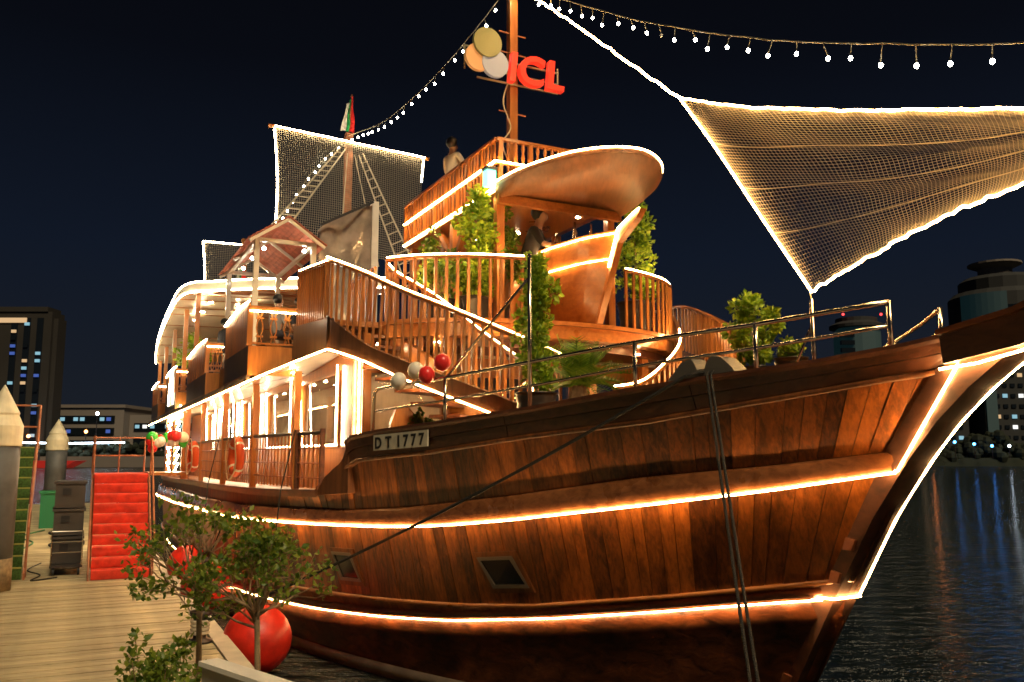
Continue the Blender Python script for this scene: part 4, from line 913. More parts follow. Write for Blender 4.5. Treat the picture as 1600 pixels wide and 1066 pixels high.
bulb_string(smooth_path([B(12.5, 6.15, 10.75), B(15.5, 6.15, 10.55), B(19, 6.15, 10.75), B(22.4, 6.15, 11.5)], 40), 22, 'string of white bulbs slung between the two masts', seed=3, drop=.14, rb=.022)
bulb_string(smooth_path([B(22.5, 5.9, 11.2), B(21.0, 4.9, 9.9), B(19.5, 4.1, 8.6), B(17.6, 3.2, 7.1)], 30), 14, 'string of white bulbs along the rope ladder above the thatch hut', seed=5, drop=.06, rb=.022)

bulb_string([B(12.6, 3.1, 5.35), B(14.5, 3.4, 5.15), B(16.5, 4.2, 5.3), B(18.5, 5.2, 5.5)], 16, 'fairy lights strung behind the slatted stair screens', seed=8, drop=.05, rb=.02)
# net sails
def net(name, grid_fn, nu, nv, seg, edge_paths, label, r=0.0045, em='led', er=.016, parent_loc=None, ledp=None, samp=2):
    t = thing(name, label, 'sail', parent_loc)
    mb = MB()
    for i in range(nu + 1): mb.tube([grid_fn(i / nu, j / (nv * samp // 2 if False else nv)) for j in range(0, nv + 1, samp)], r, 3, cap=False)
    for j in range(nv + 1): mb.tube([grid_fn(i / nu, j / nv) for i in range(0, nu + 1, samp)], r, 3, cap=False)
    mb.build('netting', 'net', t, kind='stuff')
    for p in edge_paths: MB().tube(p, er, 5).build('led_rope', em, t)
    for p in (ledp or []): MB().tube(p, 0.012, 5).build('rope', 'rope_pale', t)
    return t
jr = random.Random(6)
def wob(path, a=0.012):
    return [p + Vector((jr.uniform(-a, a), jr.uniform(-a, a), jr.uniform(-a, a))) for p in path]
top_e = smooth_path([B(7.93, VC, 7.04), B(6.9, VC, 6.55), B(5.64, VC, 6.04), B(4.6, VC, 5.66), B(3.82, VC, 5.38), B(2.7, VC, 5.0)], 61)
low_e = smooth_path([B(7.93, VC, 7.04), B(7.3, VC, 6.2), B(6.6, VC, 5.2), B(6.0, VC, 4.36)], 61)
bot_e = smooth_path([B(6.0, VC, 4.36), B(5.5, VC, 4.5), B(5.02, VC, 4.62), B(4.4, VC, 4.75), B(3.87, VC, 4.81), B(2.7, VC, 4.97)], 61)
def at_path(P, f):
    f = min(0.99999, max(0, f)) * (len(P) - 1); k = int(f); return P[k].lerp(P[k + 1], f - k)
def jib(u, w):    # u along the luff from throat to tack, w out to the far corner
    a = at_path(low_e, u); far = at_path([B(2.7, VC, 5.0), B(2.7, VC, 4.97)], u)
    tp = at_path(top_e, w); bp = at_path(bot_e, w); p = tp.lerp(bp, u) + (a - at_path(low_e, 0).lerp(at_path(low_e, 1), u)) * (1 - w)
    bel = math.sin(math.pi * u) * math.sin(math.pi * min(1, w * 1.0 + 0.05))
    p = p + N * (0.22 * bel + 0.012 * math.sin(u * 31 + w * 4) * bel) + Z * (-0.02 * math.sin(u * 23 - w * 9) * bel)
    return p
jib_t = net('net_sail', jib, 64, 92, 0, [wob(top_e, .007), low_e, wob(bot_e, .013)], 'triangular net sail edged in rope light hung ahead of the main mast', r=0.0016, parent_loc=B(6.0, VC, 4.36), er=.011)
for u_ in (.3, .52, .72): MB().tube([jib(u_ + .010 * math.sin(k_ * .3), k_ / 40) for k_ in range(41)], .0045, 4).build('seam_rope', 'net', jib_t)
o = MB().tube(wob(smooth_path([B(12.2, 6.2, 10.5), B(11.49, 6.2, 10.06), B(9.7, 6.2, 8.55), B(7.93, 6.2, 7.04)], 40), .012), 0.015, 5).build('light_rope', 'led'); tag(o, 'thick lit rope slanting from the mast to the net sail corner', 'lights')
stp = thing('sail_post', 'steel post with brace on the foredeck holding the net sail corner', 'post', B(6.0, VC, 3.35))
MB().tube([B(6.0, VC, 3.35), B(6.0, VC, 4.28)], 0.022, 8).build('post', 'steel', stp, smooth=True); MB().tube([B(6.0, VC, 4.05), B(6.45, VC, 3.35)], 0.016, 8).build('brace', 'steel', stp, smooth=True)
MB().tube([B(6.0, VC, 4.27), B(6.02, VC, 4.36)], 0.006, 5).build('lashing', 'wire', stp)
def square(s_, va, vb, za, zb_, zc, zd, bulge, lean=0.0):
    def g(u, w):
        t_ = B(s_, va + (vb - va) * u, za + (zb_ - za) * u); b_ = B(s_ + lean, va + (vb - va) * u + .1 * w, zc + (zd - zc) * u)
        return t_.lerp(b_, w) - U * bulge * math.sin(math.pi * w) * math.sin(math.pi * u) + N * (.1 * math.sin(math.pi * w) * (0.5 - u) * 2)
    return g
g2 = square(22.1, 4.11, 8.26, 11.3, 11.1, 8.3, 8.0, .35)
net('net_sail', g2, 72, 52, 0, [wob([g2(i / 30, 0) - U * .08 for i in range(31)], .008), [g2(0, i / 20) for i in range(19)], [g2(1, i / 40) for i in range(10)], [B(22.1, 4.3, 7.0) .lerp(B(21.2, 6.8, 6.95), i / 8) for i in range(9)]], 'square net sail edged in white light on the second mast', r=0.0042, em='led_white', er=.02, parent_loc=B(22.1, 6.2, 8.0), samp=2)
g3 = square(33, 3.71, 6.6, 10.66, 10.7, 7.9, 7.9, .3)
net('net_sail', g3, 44, 40, 0, [[g3(i / 20, 0) for i in range(21)], [g3(0, i / 20) for i in range(19)]], 'small far net sail edged in white light above the stern', r=0.005, em='led_white', er=.024, parent_loc=B(33, 5.2, 7.9), samp=2)
o = MB().tube([B(22.1, 3.95, 11.32), B(22.1, 8.4, 11.1)], 0.05, 6).build('yard', 'teak_long'); o.parent = dhow; o.location = o.location - dhow.location
# rope ladders (shrouds)
def ladder(a, b_, w0, w1, n, label):
    a, b_ = Vector(a), Vector(b_); t = thing('rope_ladder', label, 'ladder', b_)
    d = (b_ - a).normalized(); sd = d.cross(Vector((0, 1, 0))).normalized()
    for k in (-1, 0, 1) if False else (-1, 1): MB().tube([a + sd * k * w0, b_ + sd * k * w1], 0.022, 5).build('side_rope', 'rope_pale', t)
    for i in range(n):
        f = (i + 1) / (n + 1); c = a.lerp(b_, f); w = w0 + (w1 - w0) * f; MB().tube([c - sd * w, c + sd * w], 0.016, 4).build('rung', 'rope_pale', t)
ladder(B(22.3, 6.0, 11.1), B(17.6, 3.1, 6.95), .08, .2, 17, 'pale rope ladder with bulbs slanting down to the thatch hut')
ladder(B(22.3, 6.5, 11.0), B(19.0, 7.0, 6.6), .06, .2, 14, 'pale rope ladder running from second mast towards the balcony')
for a, b_ in ((B(22.4, 6.15, 11.0), B(19.5, 5.2, 6.9)), (B(22.4, 6.35, 11.0), B(20.5, 6.5, 7.5))):
    MB().tube([a, b_], 0.014, 5).build('stay', 'rope_pale', mast2)
# flags
def flag(base, h, label, tilt):
    t = thing('flag', label, 'flag', base); base = Vector(base)
    MB().tube([base, base + Z * h + N * tilt], 0.018, 5).build('staff', 'rust_steel', t)
    tp = base + Z * h + N * tilt
    for k, (m_, x0, x1) in enumerate((('flag_white', -.30, -.16), ('flag_green', -.16, -.05), ('flag_red', -.05, .10))):
        rows = [[tp + N * ((x0 + (x1 - x0) * i / 3) * (.25 + .75 * f)) - Z * (h * .95 * f * (1 - .25 * (k == 0) * 0)) + U * .05 * math.sin(9 * f + i + k) for i in range(4)] for f in np.linspace(0.05 + .1 * (2 - k), 1, 8)]
        MB().grid(rows).build('flag_stripe', m_, t)
flag(B(22.49, 6.2, 11.6), 1.15, 'red green and white flag hanging limp at the second masthead', .06)
flag(B(26, 4.0, 7.4), 1.3, 'limp red and green flag behind the thatch hut roof', .1)
# thatch hut
hut = thing('roof_hut', 'small open hut with reddish shingle gable roof on pale posts', 'hut', B(17, 3.2, 4.42))
ha, hb_, va, vb = 15.3, 18.4, 2.62, 3.62
for s_, v_ in ((ha, va), (ha, vb), (hb_, va), (hb_, vb)): MB().bbox(s_ - .045, s_ + .045, v_ - .045, v_ + .045, 4.42, 6.6).build('post', 'cream', hut)
for a, b_ in (((ha, va), (ha, vb)), ((hb_, va), (hb_, vb)), ((ha, va), (hb_, va)), ((ha, vb), (hb_, vb))): MB().bar(B(*a, 6.58), B(*b_, 6.58), .06, .07).build('beam', 'cream', hut)
rz = 6.98; vm = (va + vb) / 2
for sgn in (-1, 1):
    for k in range(10):     # shingle courses
        f0, f1 = k / 10, (k + 1.15) / 10
        def rp_(f, s_): return B(s_, vm + sgn * (f * .68), rz - f * .46)
        MB().extr([rp_(f0, ha - .25) + Z * .015, rp_(f1, ha - .25) + Z * .03, rp_(f1, hb_ + .25) + Z * .03, rp_(f0, hb_ + .25) + Z * .015], Z * .012).build('shingle_course', 'shingle', hut)
    for s_ in (ha - .2, (ha + hb_) / 2, hb_ + .2): MB().bar(B(s_, vm, rz - .03), B(s_, vm + sgn * .66, rz - .48), .05, .05).build('rafter', 'cream', hut)
for s_, v_ in ((15.6, 2.8), (16.5, 2.75), (15.5, 3.5), (17.5, 2.75)): inst(proto(MB().ball((0, 0, 0), .035, 8, 6), 'bulb', 'bulb'), 'bulb', hut, B(s_, v_, 6.5))
# wrapped screen
wr = thing('wrapped_screen', 'tall screen wrapped in shiny grey plastic on a white post', 'screen', B(17, 4.7, 4.42))
rows = []
for i in range(13):
    u = i / 12; row = []
    for j in range(13):
        w = j / 12; zt_ = 7.35 + .62 * u ** .8; row.append(B(17 + .06 * math.sin(7 * u + 5 * w) + .04 * math.sin(13 * w - 9 * u), 4.12 + (5.2 - 4.12) * u, 4.5 + (zt_ - 4.5) * w))
    rows.append(row)
MB().grid(rows).grid([[p + U * .14 for p in r] for r in rows]).grid([[r[-1] for r in rows], [r[-1] + U * .14 for r in rows]]).grid([rows[0], [p + U * .14 for p in rows[0]]]).build('wrapping', 'plastic_wrap', wr, smooth=True)
MB().bbox(16.9, 17.06, 5.2, 5.34, 4.42, 8.05).build('post', 'white_paint', wr)
MB().bar(B(16.8, 4.1, 7.38), B(16.85, 5.2, 8.02), .05, .05).build('top_batten', 'black', wr)

# ------------------------------------------------ plants
def leafball(mb, c, r, n, size, rg, flat=1.0):
    for _ in range(n):
        d = Vector((rg.gauss(0, 1), rg.gauss(0, 1), rg.gauss(0, 1))).normalized() * r * rg.uniform(.25, 1) ** .6; d.z *= flat
        leaf(mb, c + d, size * rg.uniform(.6, 1.3), rg, d)
def leaf(mb, p, l, rg, out=None):
    a = Vector((rg.gauss(0, 1), rg.gauss(0, 1), rg.gauss(0, .8)))
    if out is not None and out.length > 1e-6: a = a * .7 + out.normalized() * .9 + Z * .2
    a.normalize(); b_ = a.orthogonal().normalized(); b_ = Matrix.Rotation(rg.uniform(0, 6.28), 3, a) @ b_; c = a.cross(b_)
    w = l * .34
    mb.add([p, p + a * l * .5 + b_ * w + c * w * .3, p + a * l, p + a * l * .5 - b_ * w + c * w * .3], [(0, 1, 2), (0, 2, 3)])
def pot(base, r, h, t, m='pot_black', ribs=4):
    prof = [(r * .72, 0)]
    for k in range(ribs): prof += [(r * (.74 + .2 * (k + .3) / ribs), h * (k + .15) / ribs), (r * (.78 + .2 * (k + .6) / ribs), h * (k + .5) / ribs), (r * (.74 + .2 * (k + .9) / ribs), h * (k + .92) / ribs)]
    prof += [(r, h * .96), (r, h), (r * .85, h), (r * .85, h * .9)]
    MB().lathe(base, prof, 18).build('pot', m, t, smooth=True)
def plant(base, kind, h, r, label, leafm, n, size, seed, pr=.16, ph=.28, deck_pot=True, group=None):
    rg = random.Random(seed); base = Vector(base); t = thing('potted_plant', label, 'plant', base, group)
    if deck_pot: pot(base, pr, ph, t)
    z0 = ph if deck_pot else 0
    MB().tube([base + Z * (z0 - .05), base + Z * (z0 + (h - z0) * .5) + N * .02, base + Z * (h * .92)], [.018, .013, .006], 6).build('stem', 'bark', t)
    mb = MB()
    if kind == 'column':
        nc = 46
        for k in range(nc):
            f = (k + rg.random()) / nc; a = rg.uniform(0, 6.28); rr_ = r * rg.uniform(.15, .85) * (1 if f < .8 else 1.25 - f * .9)
            c = base + Z * (z0 + .08 + f * (h - z0 - .12)) + Vector((math.cos(a), math.sin(a), 0)) * rr_
            leafball(mb, c, r * rg.uniform(.3, .55), n // nc, size, rg)
    else:
        cl = []
        for _ in range(26):
            d = Vector((rg.gauss(0, 1), rg.gauss(0, 1), rg.gauss(0, 1))).normalized() * rg.uniform(.3, 1) ** .5
            cl.append(base + Z * (z0 + (h - z0) * .55) + Vector((d.x * r, d.y * r, d.z * (h - z0) * .48)))
        tw = MB()
        for c in cl:
            leafball(mb, c, r * rg.uniform(.2, .36), n // 26, size, rg)
            tw.tube([base + Z * (z0 + rg.uniform(0, .3) * (h - z0)), c], [.008, .004], 4)
        tw.build('twigs', 'bark', t)
    mb.build('foliage', leafm, t)
    return t
dz = lambda s_: deckz(s_)
plant(B(8.45, 4.52, dz(8.45) + .12), 'column', 2.0, .235, 'tall slender green shrub in black ribbed pot behind the steel rail', 'leaf_bright', 2500, .072, 1, pr=.24, ph=.46)
plant(B(6.75, 6.15, dz(6.75)), 'bush', 1.12, .24, 'bright green bushy shrub in black pot on the foredeck', 'leaf_bright', 1900, .062, 2, pr=.17, ph=.42)
o = plant(B(6.45, 6.35, dz(6.45)), 'bush', .62, .12, 'small low shrub in black pot beside the foredeck bush', 'leaf_bright', 260, .06, 3, pr=.17, ph=.46)
plant(B(11.1, 4.98, 4.62), 'column', 2.0, .30, 'tall leafy shrub reaching the top deck lantern', 'leaf_bright', 2300, .08, 4, pr=.22, ph=.4)
plant(B(11.45, 5.45, 4.62), 'bush', 1.9, .36, 'broad dark leafy shrub behind the barman', 'leaf_dark', 2000, .08, 5, pr=.22, ph=.4)
plant(B(12.6, 5.0, 4.62), 'bush', 1.75, .30, 'thin pale leaved shrub under the top deck edge', 'leaf_dark', 900, .075, 6, pr=.2, ph=.4)
plant(B(11.3, 4.5, 4.62), 'bush', .95, .3, 'low leafy shrub behind the curved balcony rail', 'leaf_dark', 900, .075, 7, pr=.22, ph=.38)
plant(B(11.3, 5.0, 4.62), 'bush', .9, .28, 'low shrub in black pot under the tall balcony shrub', 'leaf_dark', 700, .075, 17, pr=.24, ph=.45)
plant(B(11.3, 7.85, 4.62), 'column', 2.25, .34, 'tall green shrub standing on starboard end of balcony', 'leaf_bright', 2300, .08, 8, pr=.3, ph=.6)
plant(B(10.5, 3.95, 2.32), 'bush', 1.05, .17, 'flowering shrub beside the wooden bench end', 'leaf_dark', 700, .06, 9, pr=.16, ph=.3)
plant(B(23.5, 2.6, 4.42), 'bush', 1.5, .4, 'leafy shrub hanging under the aft roof edge', 'leaf_bright', 700, .1, 10, pr=.2, ph=.4)
# cycad palm
pm = thing('cycad_palm', 'feathery cycad palm in dark pot behind the tall shrub', 'plant', B(8.6, 5.15, 2.95)); pb_ = B(8.6, 5.15, 2.95)
pot(pb_, .2, .35, pm); MB().lathe(pb_ + Z * .3, [(.1, 0), (.12, .2), (.09, .35)], 10).build('trunk', 'bark', pm)
rg = random.Random(5); fm = MB()
for k in range(46):
    a = rg.uniform(0, 6.28); el = rg.uniform(.25, 1.25); L_ = rg.uniform(.55, .8); d = Vector((math.cos(a) * math.cos(el), math.sin(a) * math.cos(el), math.sin(el)))
    pth = [pb_ + Z * .62 + d * L_ * f - Z * .35 * f * f * math.cos(el) for f in np.linspace(0, 1, 9)]
    fm.tube(pth, .005, 3)
    sd = d.cross(Z).normalized()
    for i in range(1, 9):
        for q in (0, .5):
            p = pth[i].lerp(pth[i - 1], q); ll = .2 * math.sin(math.pi * (.15 + .8 * (i - q) / 9))
            for sg_ in (-1, 1): fm.add([p, p + sd * sg_ * ll + d * ll * .5 + Z * .02, p + d * .02], [(0, 1, 2)])
fm.build('fronds', 'leaf_palm', pm)

# foreground trees with branching crowns
def tree(base, h_fork, crown_c, crown_r, seed, label, nb=17, trunk_r=.022, nleaf=34, low=0.0):
    rg = random.Random(seed); base = Vector(base); t = thing('ornamental_tree', label, 'tree', base)
    fork = base + Z * h_fork + Vector((rg.uniform(-.02, .02), 0, 0))
    tk = MB().tube([base, base.lerp(fork, .5) + Vector((.012, 0, 0)), fork], [trunk_r * 1.15, trunk_r, trunk_r * .9], 9)
    tk.build('trunk', 'bark', t, smooth=True)
    br = MB(); lf = MB(); cc = Vector(crown_c)
    def grow(p, q, r0, depth):
        m_ = p.lerp(q, .5) + Vector((rg.gauss(0, .03), rg.gauss(0, .03), rg.gauss(-.01, .02))) * (q - p).length * 2
        br.tube([p, m_, q], [r0, r0 * .8, r0 * .55], 5)
        if depth == 0:
            for _ in range(int(nleaf * rg.uniform(.5, 1.2))):
                d = Vector((rg.gauss(0, 1), rg.gauss(0, 1), rg.gauss(0.2, .8))) * .036; leaf(lf, q + d, rg.uniform(.03, .068), rg, d)
            return
        k = rg.choice((2, 3, 3)) if depth > 1 else rg.choice((2, 3))
        for _ in range(k):
            d = (q - p).normalized() + Vector((rg.gauss(0, .5), rg.gauss(0, .5), rg.gauss(.12, .38)))
            grow(q, q + d.normalized() * (q - p).length * rg.uniform(.45, .7), r0 * .55, depth - 1)
    for k in range(nb):
        a = 2 * math.pi * (k + rg.uniform(-.3, .3)) / nb; el = rg.choice((.15, .4, .7, 1.0, 1.3)) + rg.uniform(-.12, .12)
        d = Vector((math.cos(a) * math.cos(el) * crown_r[0], math.sin(a) * math.cos(el) * crown_r[1], math.sin(el) * crown_r[2] + (cc.z - fork.z) * .35))
        st_ = fork + Z * rg.uniform(-.1, .03)
        grow(st_, st_ + d * rg.uniform(.42, .56), trunk_r * .5, 2)
    br.build('branches', 'bark', t, smooth=True); lf.build('crown', 'leaf_tree', t)
    return t
def wp(x, y, Y): return Vector(((x - 800) / 1350 * Y, Y, 0))    # ground position in front of the camera
tree(Vector((-2.36, 6.75, DOCK_Z + .3)), .96, Vector((-2.46, 6.75, 1.9)), (.74, .55, .64), 3, 'small ornamental tree with bare fork leaning over the dock boards', nb=20, nleaf=12)
tree(Vector((-1.84, 6.5, DOCK_Z + .3)), .84, Vector((-1.84, 6.5, 1.8)), (.60, .5, .56), 14, 'small ornamental tree in front of the red fender ball', nb=20, nleaf=12)
for k, (x_, y_, lab) in enumerate(((-2.36, 6.75, 'square grey planter box under the leaning tree'), (-1.84, 6.5, 'square grey planter box under the tree before the fender'))):
    pt = thing('planter_box', lab, 'planter', (x_, y_, DOCK_Z)); c = Vector((x_, y_, 0))
    MB().lathe(c + Z * DOCK_Z, [(.2, 0), (.24, .38), (.24, .4), (.2, .4), (.2, .33)], 4).build('box', 'grey_paint', pt); MB().lathe(c + Z * (DOCK_Z + .3), [(.19, 0), (.19, .03)], 4).build('soil', 'bark', pt)
rg = random.Random(21); bt = thing('low_bush', 'low leafy bush at the foot of the leaning tree', 'plant', (-2.42, 6.2, DOCK_Z)); lf = MB(); tw = MB()
for _ in range(60):
    a = rg.uniform(0, 6.28); c = Vector((-2.42 + rg.gauss(0, .15), 6.2 + rg.gauss(0, .14), DOCK_Z + .35 + abs(rg.gauss(.35, .18))))
    tw.tube([Vector((-2.42, 6.2, DOCK_Z)), c], [.007, .003], 4); leafball(lf, c, .07, 26, .055, rg)
tw.build('twigs', 'bark', bt); lf.build('foliage', 'leaf_tree', bt)

# ------------------------------------------------ gangway side wall and handrail in the foreground
gw = thing('gangway_parapet', 'pale grey sheet metal gangway parapet beside the planters', 'parapet', (-1.5, 5.4, DOCK_Z))
a, b_ = Vector((-2.05, 5.95, 0)), Vector((-0.55, 4.55, 0)); nn = Vector((b_.y - a.y, -(b_.x - a.x), 0)).normalized() * -.09
MB().hexa([Vector((p.x, p.y, z_)) for z_ in (DOCK_Z, 1.42) for p in (a, b_, b_ + nn, a + nn)]).build('panel', 'grey_paint', gw)
MB().hexa([Vector((p.x, p.y, z_)) for z_ in (1.424, 1.455) for p in (a - nn * .3, b_ - nn * .3, b_ + nn * 1.2, a + nn * 1.2)]).build('coping', 'white_paint', gw)
hr = thing('handrail', 'stub of polished steel handrail below the parapet', 'handrail', (-1.9, 5.2, DOCK_Z))
MB().tube([Vector((-1.93, 5.3, 1.40)), Vector((-1.2, 4.7, 1.18))], .022, 10).build('tube', 'steel', hr, smooth=True); MB().tube([Vector((-1.55, 5.0, DOCK_Z)), Vector((-1.55, 5.0, 1.28))], .02, 8).build('post', 'steel', hr)
# bollard and mooring ropes
bo = thing('mooring_bollard', 'dark steel bollard wound with rope at the dock edge', 'bollard', B(11.7, 1.5, DOCK_Z))
MB().lathe(B(11.7, 1.5, DOCK_Z), [(.16, 0), (.16, .03), (.08, .05), (.08, .3), (.13, .33), (.13, .38), (.06, .4)], 14).build('post', 'dark_steel', bo, smooth=True)
for k in range(4): MB().tube([B(11.7, 1.5, DOCK_Z + .12 + k * .045) + Vector((math.cos(a_), math.sin(a_), .01 * math.sin(a_ * 2))) * .1 for a_ in np.linspace(0, 6.28, 14)], .022, 6).build('rope_turn', 'rope_pale', bo)
def rope(pts, r, label, m='rope_dark'):
    o = MB().tube(pts, r, 6).build('mooring_rope', m, smooth=True); tag(o, label, 'rope'); return o
ca = LP('G', tau_of('G', 6.17), 0.06, .07)
def sag(a, b_, d, n=24): a, b_ = Vector(a), Vector(b_); return [a.lerp(b_, i / (n - 1)) - Z * d * 4 * (i / (n - 1)) * (1 - i / (n - 1)) for i in range(n)]
rope([ca + N * .2 + U * .1, ca] + sag(LP('G', tau_of('G', 6.3), 0.09, .05), B(11.7, 1.55, DOCK_Z + .25), .12), .017, 'dark mooring rope slanting from bow chock to dock bollard')
for k, (e_, d) in enumerate(((Vector((1.30, 4.3, 0.4)), 0.1), (Vector((1.36, 4.35, 0.4)), .06))):
    p0 = LP('G', tau_of('G', 6.12 - k * .03), .0, .09); p1 = LP('G', tau_of('G', 6.12 - k * .03), .1, .03)
    rope([p0 + N * .3, p0, p1] + sag(p1 - Z * .02, e_, d)[1:], .012, ('twin dark mooring rope dropping from bow chock towards the quay', 'ribbed dark mooring rope running beside its twin from the chock')[k], 'rope_dark')
for s_, lab in ((12.3, 'thin dark line hanging from side rail over the hull'), (16.5, 'thin dark line hanging near the aft side rail')):
    o = MB().tube([side_pt(s_, 3.16, .0), side_pt(s_ + .05, 2.3, -.16), side_pt(s_ + .1, 1.2, -.22)], .010, 5).build('hanging_line', 'rope_dark'); tag(o, lab, 'rope')
# fenders
def fender(c, r, label, sc=(1, 1, 1)):
    c = Vector(c); t = thing('ball_fender', label, 'fender', c - Z * r)
    MB().ball(c, r, 28, 18, sc).build('ball', 'fender_red', t, smooth=True); MB().lathe(c + Z * r * .97, [(.07, 0), (.07, .05), (.04, .1)], 10).build('eye', 'dark_steel', t)
    MB().tube([c + Z * r, c + Z * (r + .8) + N * .3], .012, 5).build('lanyard', 'rope_dark', t)
fender(B(11.95, 2.25, .42), .44, 'large red ball fender between hull and dock, behind the smaller tree')
fender(B(15.6, 2.06, .62), .40, 'red ball fender seen through the branches of the leaning tree')
fender(B(18.2, 2.05, .7), .38, 'red ball fender beside the foot of the red stairs')
# life rings
def ring(c, label):
    t = thing('life_ring', label, 'life ring', Vector(c) - Z * .36); c = Vector(c); ax1 = U * .97 - N * .06; ax1.normalize()
    MB().tube([c + (ax1 * math.cos(a_) + Z * math.sin(a_)) * .26 for a_ in np.linspace(0, 2 * math.pi, 29)[:-1]], .075, 10, closed=True).build('ring', 'ring_orange', t, smooth=True)
    MB().tube([c - N * .09 + (ax1 * math.cos(a_) + Z * math.sin(a_)) * (.37 + .03 * math.sin(4 * a_)) for a_ in np.linspace(0, 2 * math.pi, 25)[:-1]], .012, 5, closed=True).build('grab_line', 'rope_pale', t)
    for a_ in (.8, 2.4, 3.9, 5.5): MB().tube([c + (ax1 * math.cos(a_ + d) + Z * math.sin(a_ + d)) * .26 for d in (-.09, .09)], .078, 10).build('band', 'white_paint', t)
ring(side_pt(14.75, 2.78, -.06), 'orange life ring hung on the side rail nearer the bow')
ring(side_pt(19.8, 2.78, -.06), 'orange life ring hung on the side rail nearer the red stairs')
# balloons
def balloon(c, r, m, label, group):
    t = thing('balloon', label, 'balloon', Vector(c) - Z * r, group); MB().ball(c, r, 18, 12, (1, 1, 1.06)).build('skin', m, t, smooth=True)
    MB().lathe(Vector(c) - Z * r * 1.15, [(.012, 0), (.006, .012), (.014, .03)], 6).build('knot', m, t)
for (s_, z_, o_, m_, lab) in ((9.62, 3.80, 0, 'balloon_white', 'upper white balloon tied to the steel rail'), (9.78, 3.68, -.1, 'balloon_white', 'lower white balloon tied to the steel rail'), (9.18, 3.86, 0, 'balloon_red', 'upper red balloon tied to the steel rail'), (9.30, 3.72, -.1, 'balloon_red', 'lower red balloon tied to the steel rail')):
    balloon(rail_pt(s_, z_) + N * o_, .098, m_, lab, 'balloons tied to the steel rail')
rg = random.Random(2); seq = ['red', 'white', 'red', 'green', 'white', 'red', 'red', 'white', 'green', 'red', 'white', 'red', 'green', 'red', 'white', 'green']
for k, c_ in enumerate(seq):
    f = k / (len(seq) - 1); p = B(20.6 + f * 1.5, 1.45 + f * .55, 3.15).lerp(B(20.2 - f * 1.2, 1.2 + .9 * f, 3.05 + .15 * f), .5) + Vector((rg.uniform(-.12, .12), rg.uniform(-.1, .1), rg.uniform(-.16, .16)))
    balloon(p, rg.uniform(.10, .125), 'balloon_' + c_, c_ + ' balloon in the garland above the gangway', 'balloon garland at the gangway')
    
# red carpeted stairs
def stairs(name, label, s0, s1, v0, v1, nst, ztop, m_t, m_side, landing, edge=None, rails=(True, True)):
    t = thing(name, label, 'stairs', B(s0, (v0 + v1) / 2, DOCK_Z)); H = ztop - DOCK_Z
    for i in range(nst):
        za, zb_ = DOCK_Z + H * i / nst, DOCK_Z + H * (i + 1) / nst; sa, sb = s0 + (s1 - s0) * i / nst, s0 + (s1 - s0) * (i + 1) / nst
        n = 10; rows = []
        for (ss_, zz, k) in ((sa + .015, za + .005, 0), (sa + .0, za + .05, 1), (sa - .005, (za + zb_) / 2, 2), (sa - .02, zb_ - .03, 3), (sa - .018, zb_ - .004, 4), (sa + .01, zb_ + .006, 5), (sb + .02, zb_, 6)):
            rows.append([B(ss_ + (rg.uniform(-.012, .012) if 0 < k < 4 else 0), v0 + (v1 - v0) * j / n, zz + (rg.uniform(-.006, .006) if k in (3, 4) else 0)) for j in range(n + 1)])
        mb = MB().grid(rows)
        if edge: mb2 = MB().bbox(sa - .03, sa + .03, v0, v1, zb_ + .006, zb_ + .03).build('nosing', edge, t)
        mb.build('step', m_t, t, smooth=True)
    for v_, w in ((v0 - .03, 0), (v1 + .03, 1)):
        MB().extr([B(s0 - .05, v_, DOCK_Z), B(s0 - .05, v_, DOCK_Z + .12), B(s1, v_, ztop + .02), B(s1 + .05, v_, ztop - .2), B(s0 + .35, v_, DOCK_Z)], N * (.03 if w else -.03)).build('stringer', m_side, t)
    return t
rs = stairs('red_stairs', 'portable stairs covered in red carpet leading up to the boat', 18.2, 20.1, .36, 1.36, 10, 2.42, 'red_carpet', 'rust_steel', True)
MB().bbox(20.1, 21.6, .33, 1.39, 2.34, 2.42).build('landing', 'red_carpet', rs)
for s_, v_ in ((20.3, .36), (21.5, .36), (20.3, 1.36), (21.5, 1.36)): MB().bbox(s_ - .03, s_ + .03, v_ - .03, v_ + .03, DOCK_Z, 2.34).build('leg', 'rust_steel', rs)
for v_ in (.33,):
    MB().tube([B(20.1, v_, 2.4), B(20.1, v_, 3.2), B(21.6, v_, 3.2)], .022, 6).build('handrail', 'rust_steel', rs); MB().tube([B(20.1, v_, 2.8), B(21.6, v_, 2.8)], .016, 6).build('handrail', 'rust_steel', rs)
MB().tube([B(21.6, .33, 2.4), B(21.6, .33, 3.2), B(21.6, 1.39, 3.2), B(21.6, 1.39, 2.4)], .022, 6).build('handrail', 'rust_steel', rs); MB().tube([B(21.6, .33, 2.8), B(21.6, 1.39, 2.8)], .016, 6).build('handrail', 'rust_steel', rs)
MB().tube([B(21.6, .86, 2.4), B(21.6, .86, 3.2)], .016, 6).build('handrail', 'rust_steel', rs)
MB().tube([B(18.2, 1.42, 1.3), B(20.0, 1.42, 3.15), B(20.3, 1.42, 3.2)], .022, 6).build('handrail', 'rust_steel', rs); MB().tube([B(20.0, 1.42, 2.4), B(20.0, 1.42, 3.15)], .02, 6).build('handrail', 'rust_steel', rs)
MB().tube([B(18.25, 1.42, .55), B(18.25, 1.42, 1.34)], .02, 6).build('handrail', 'rust_steel', rs)
MB().bbox(20.3, 21.5, 1.40, 2.25, 2.38, 2.44).build('gangplank', 'teak_long', rs)
gs = stairs('green_stairs', 'portable stairs covered in green turf beside the front piling', 18.9, 21.0, -1.75, -.80, 12, 2.95, 'green_turf', 'rust_steel', True, edge='turf_edge')
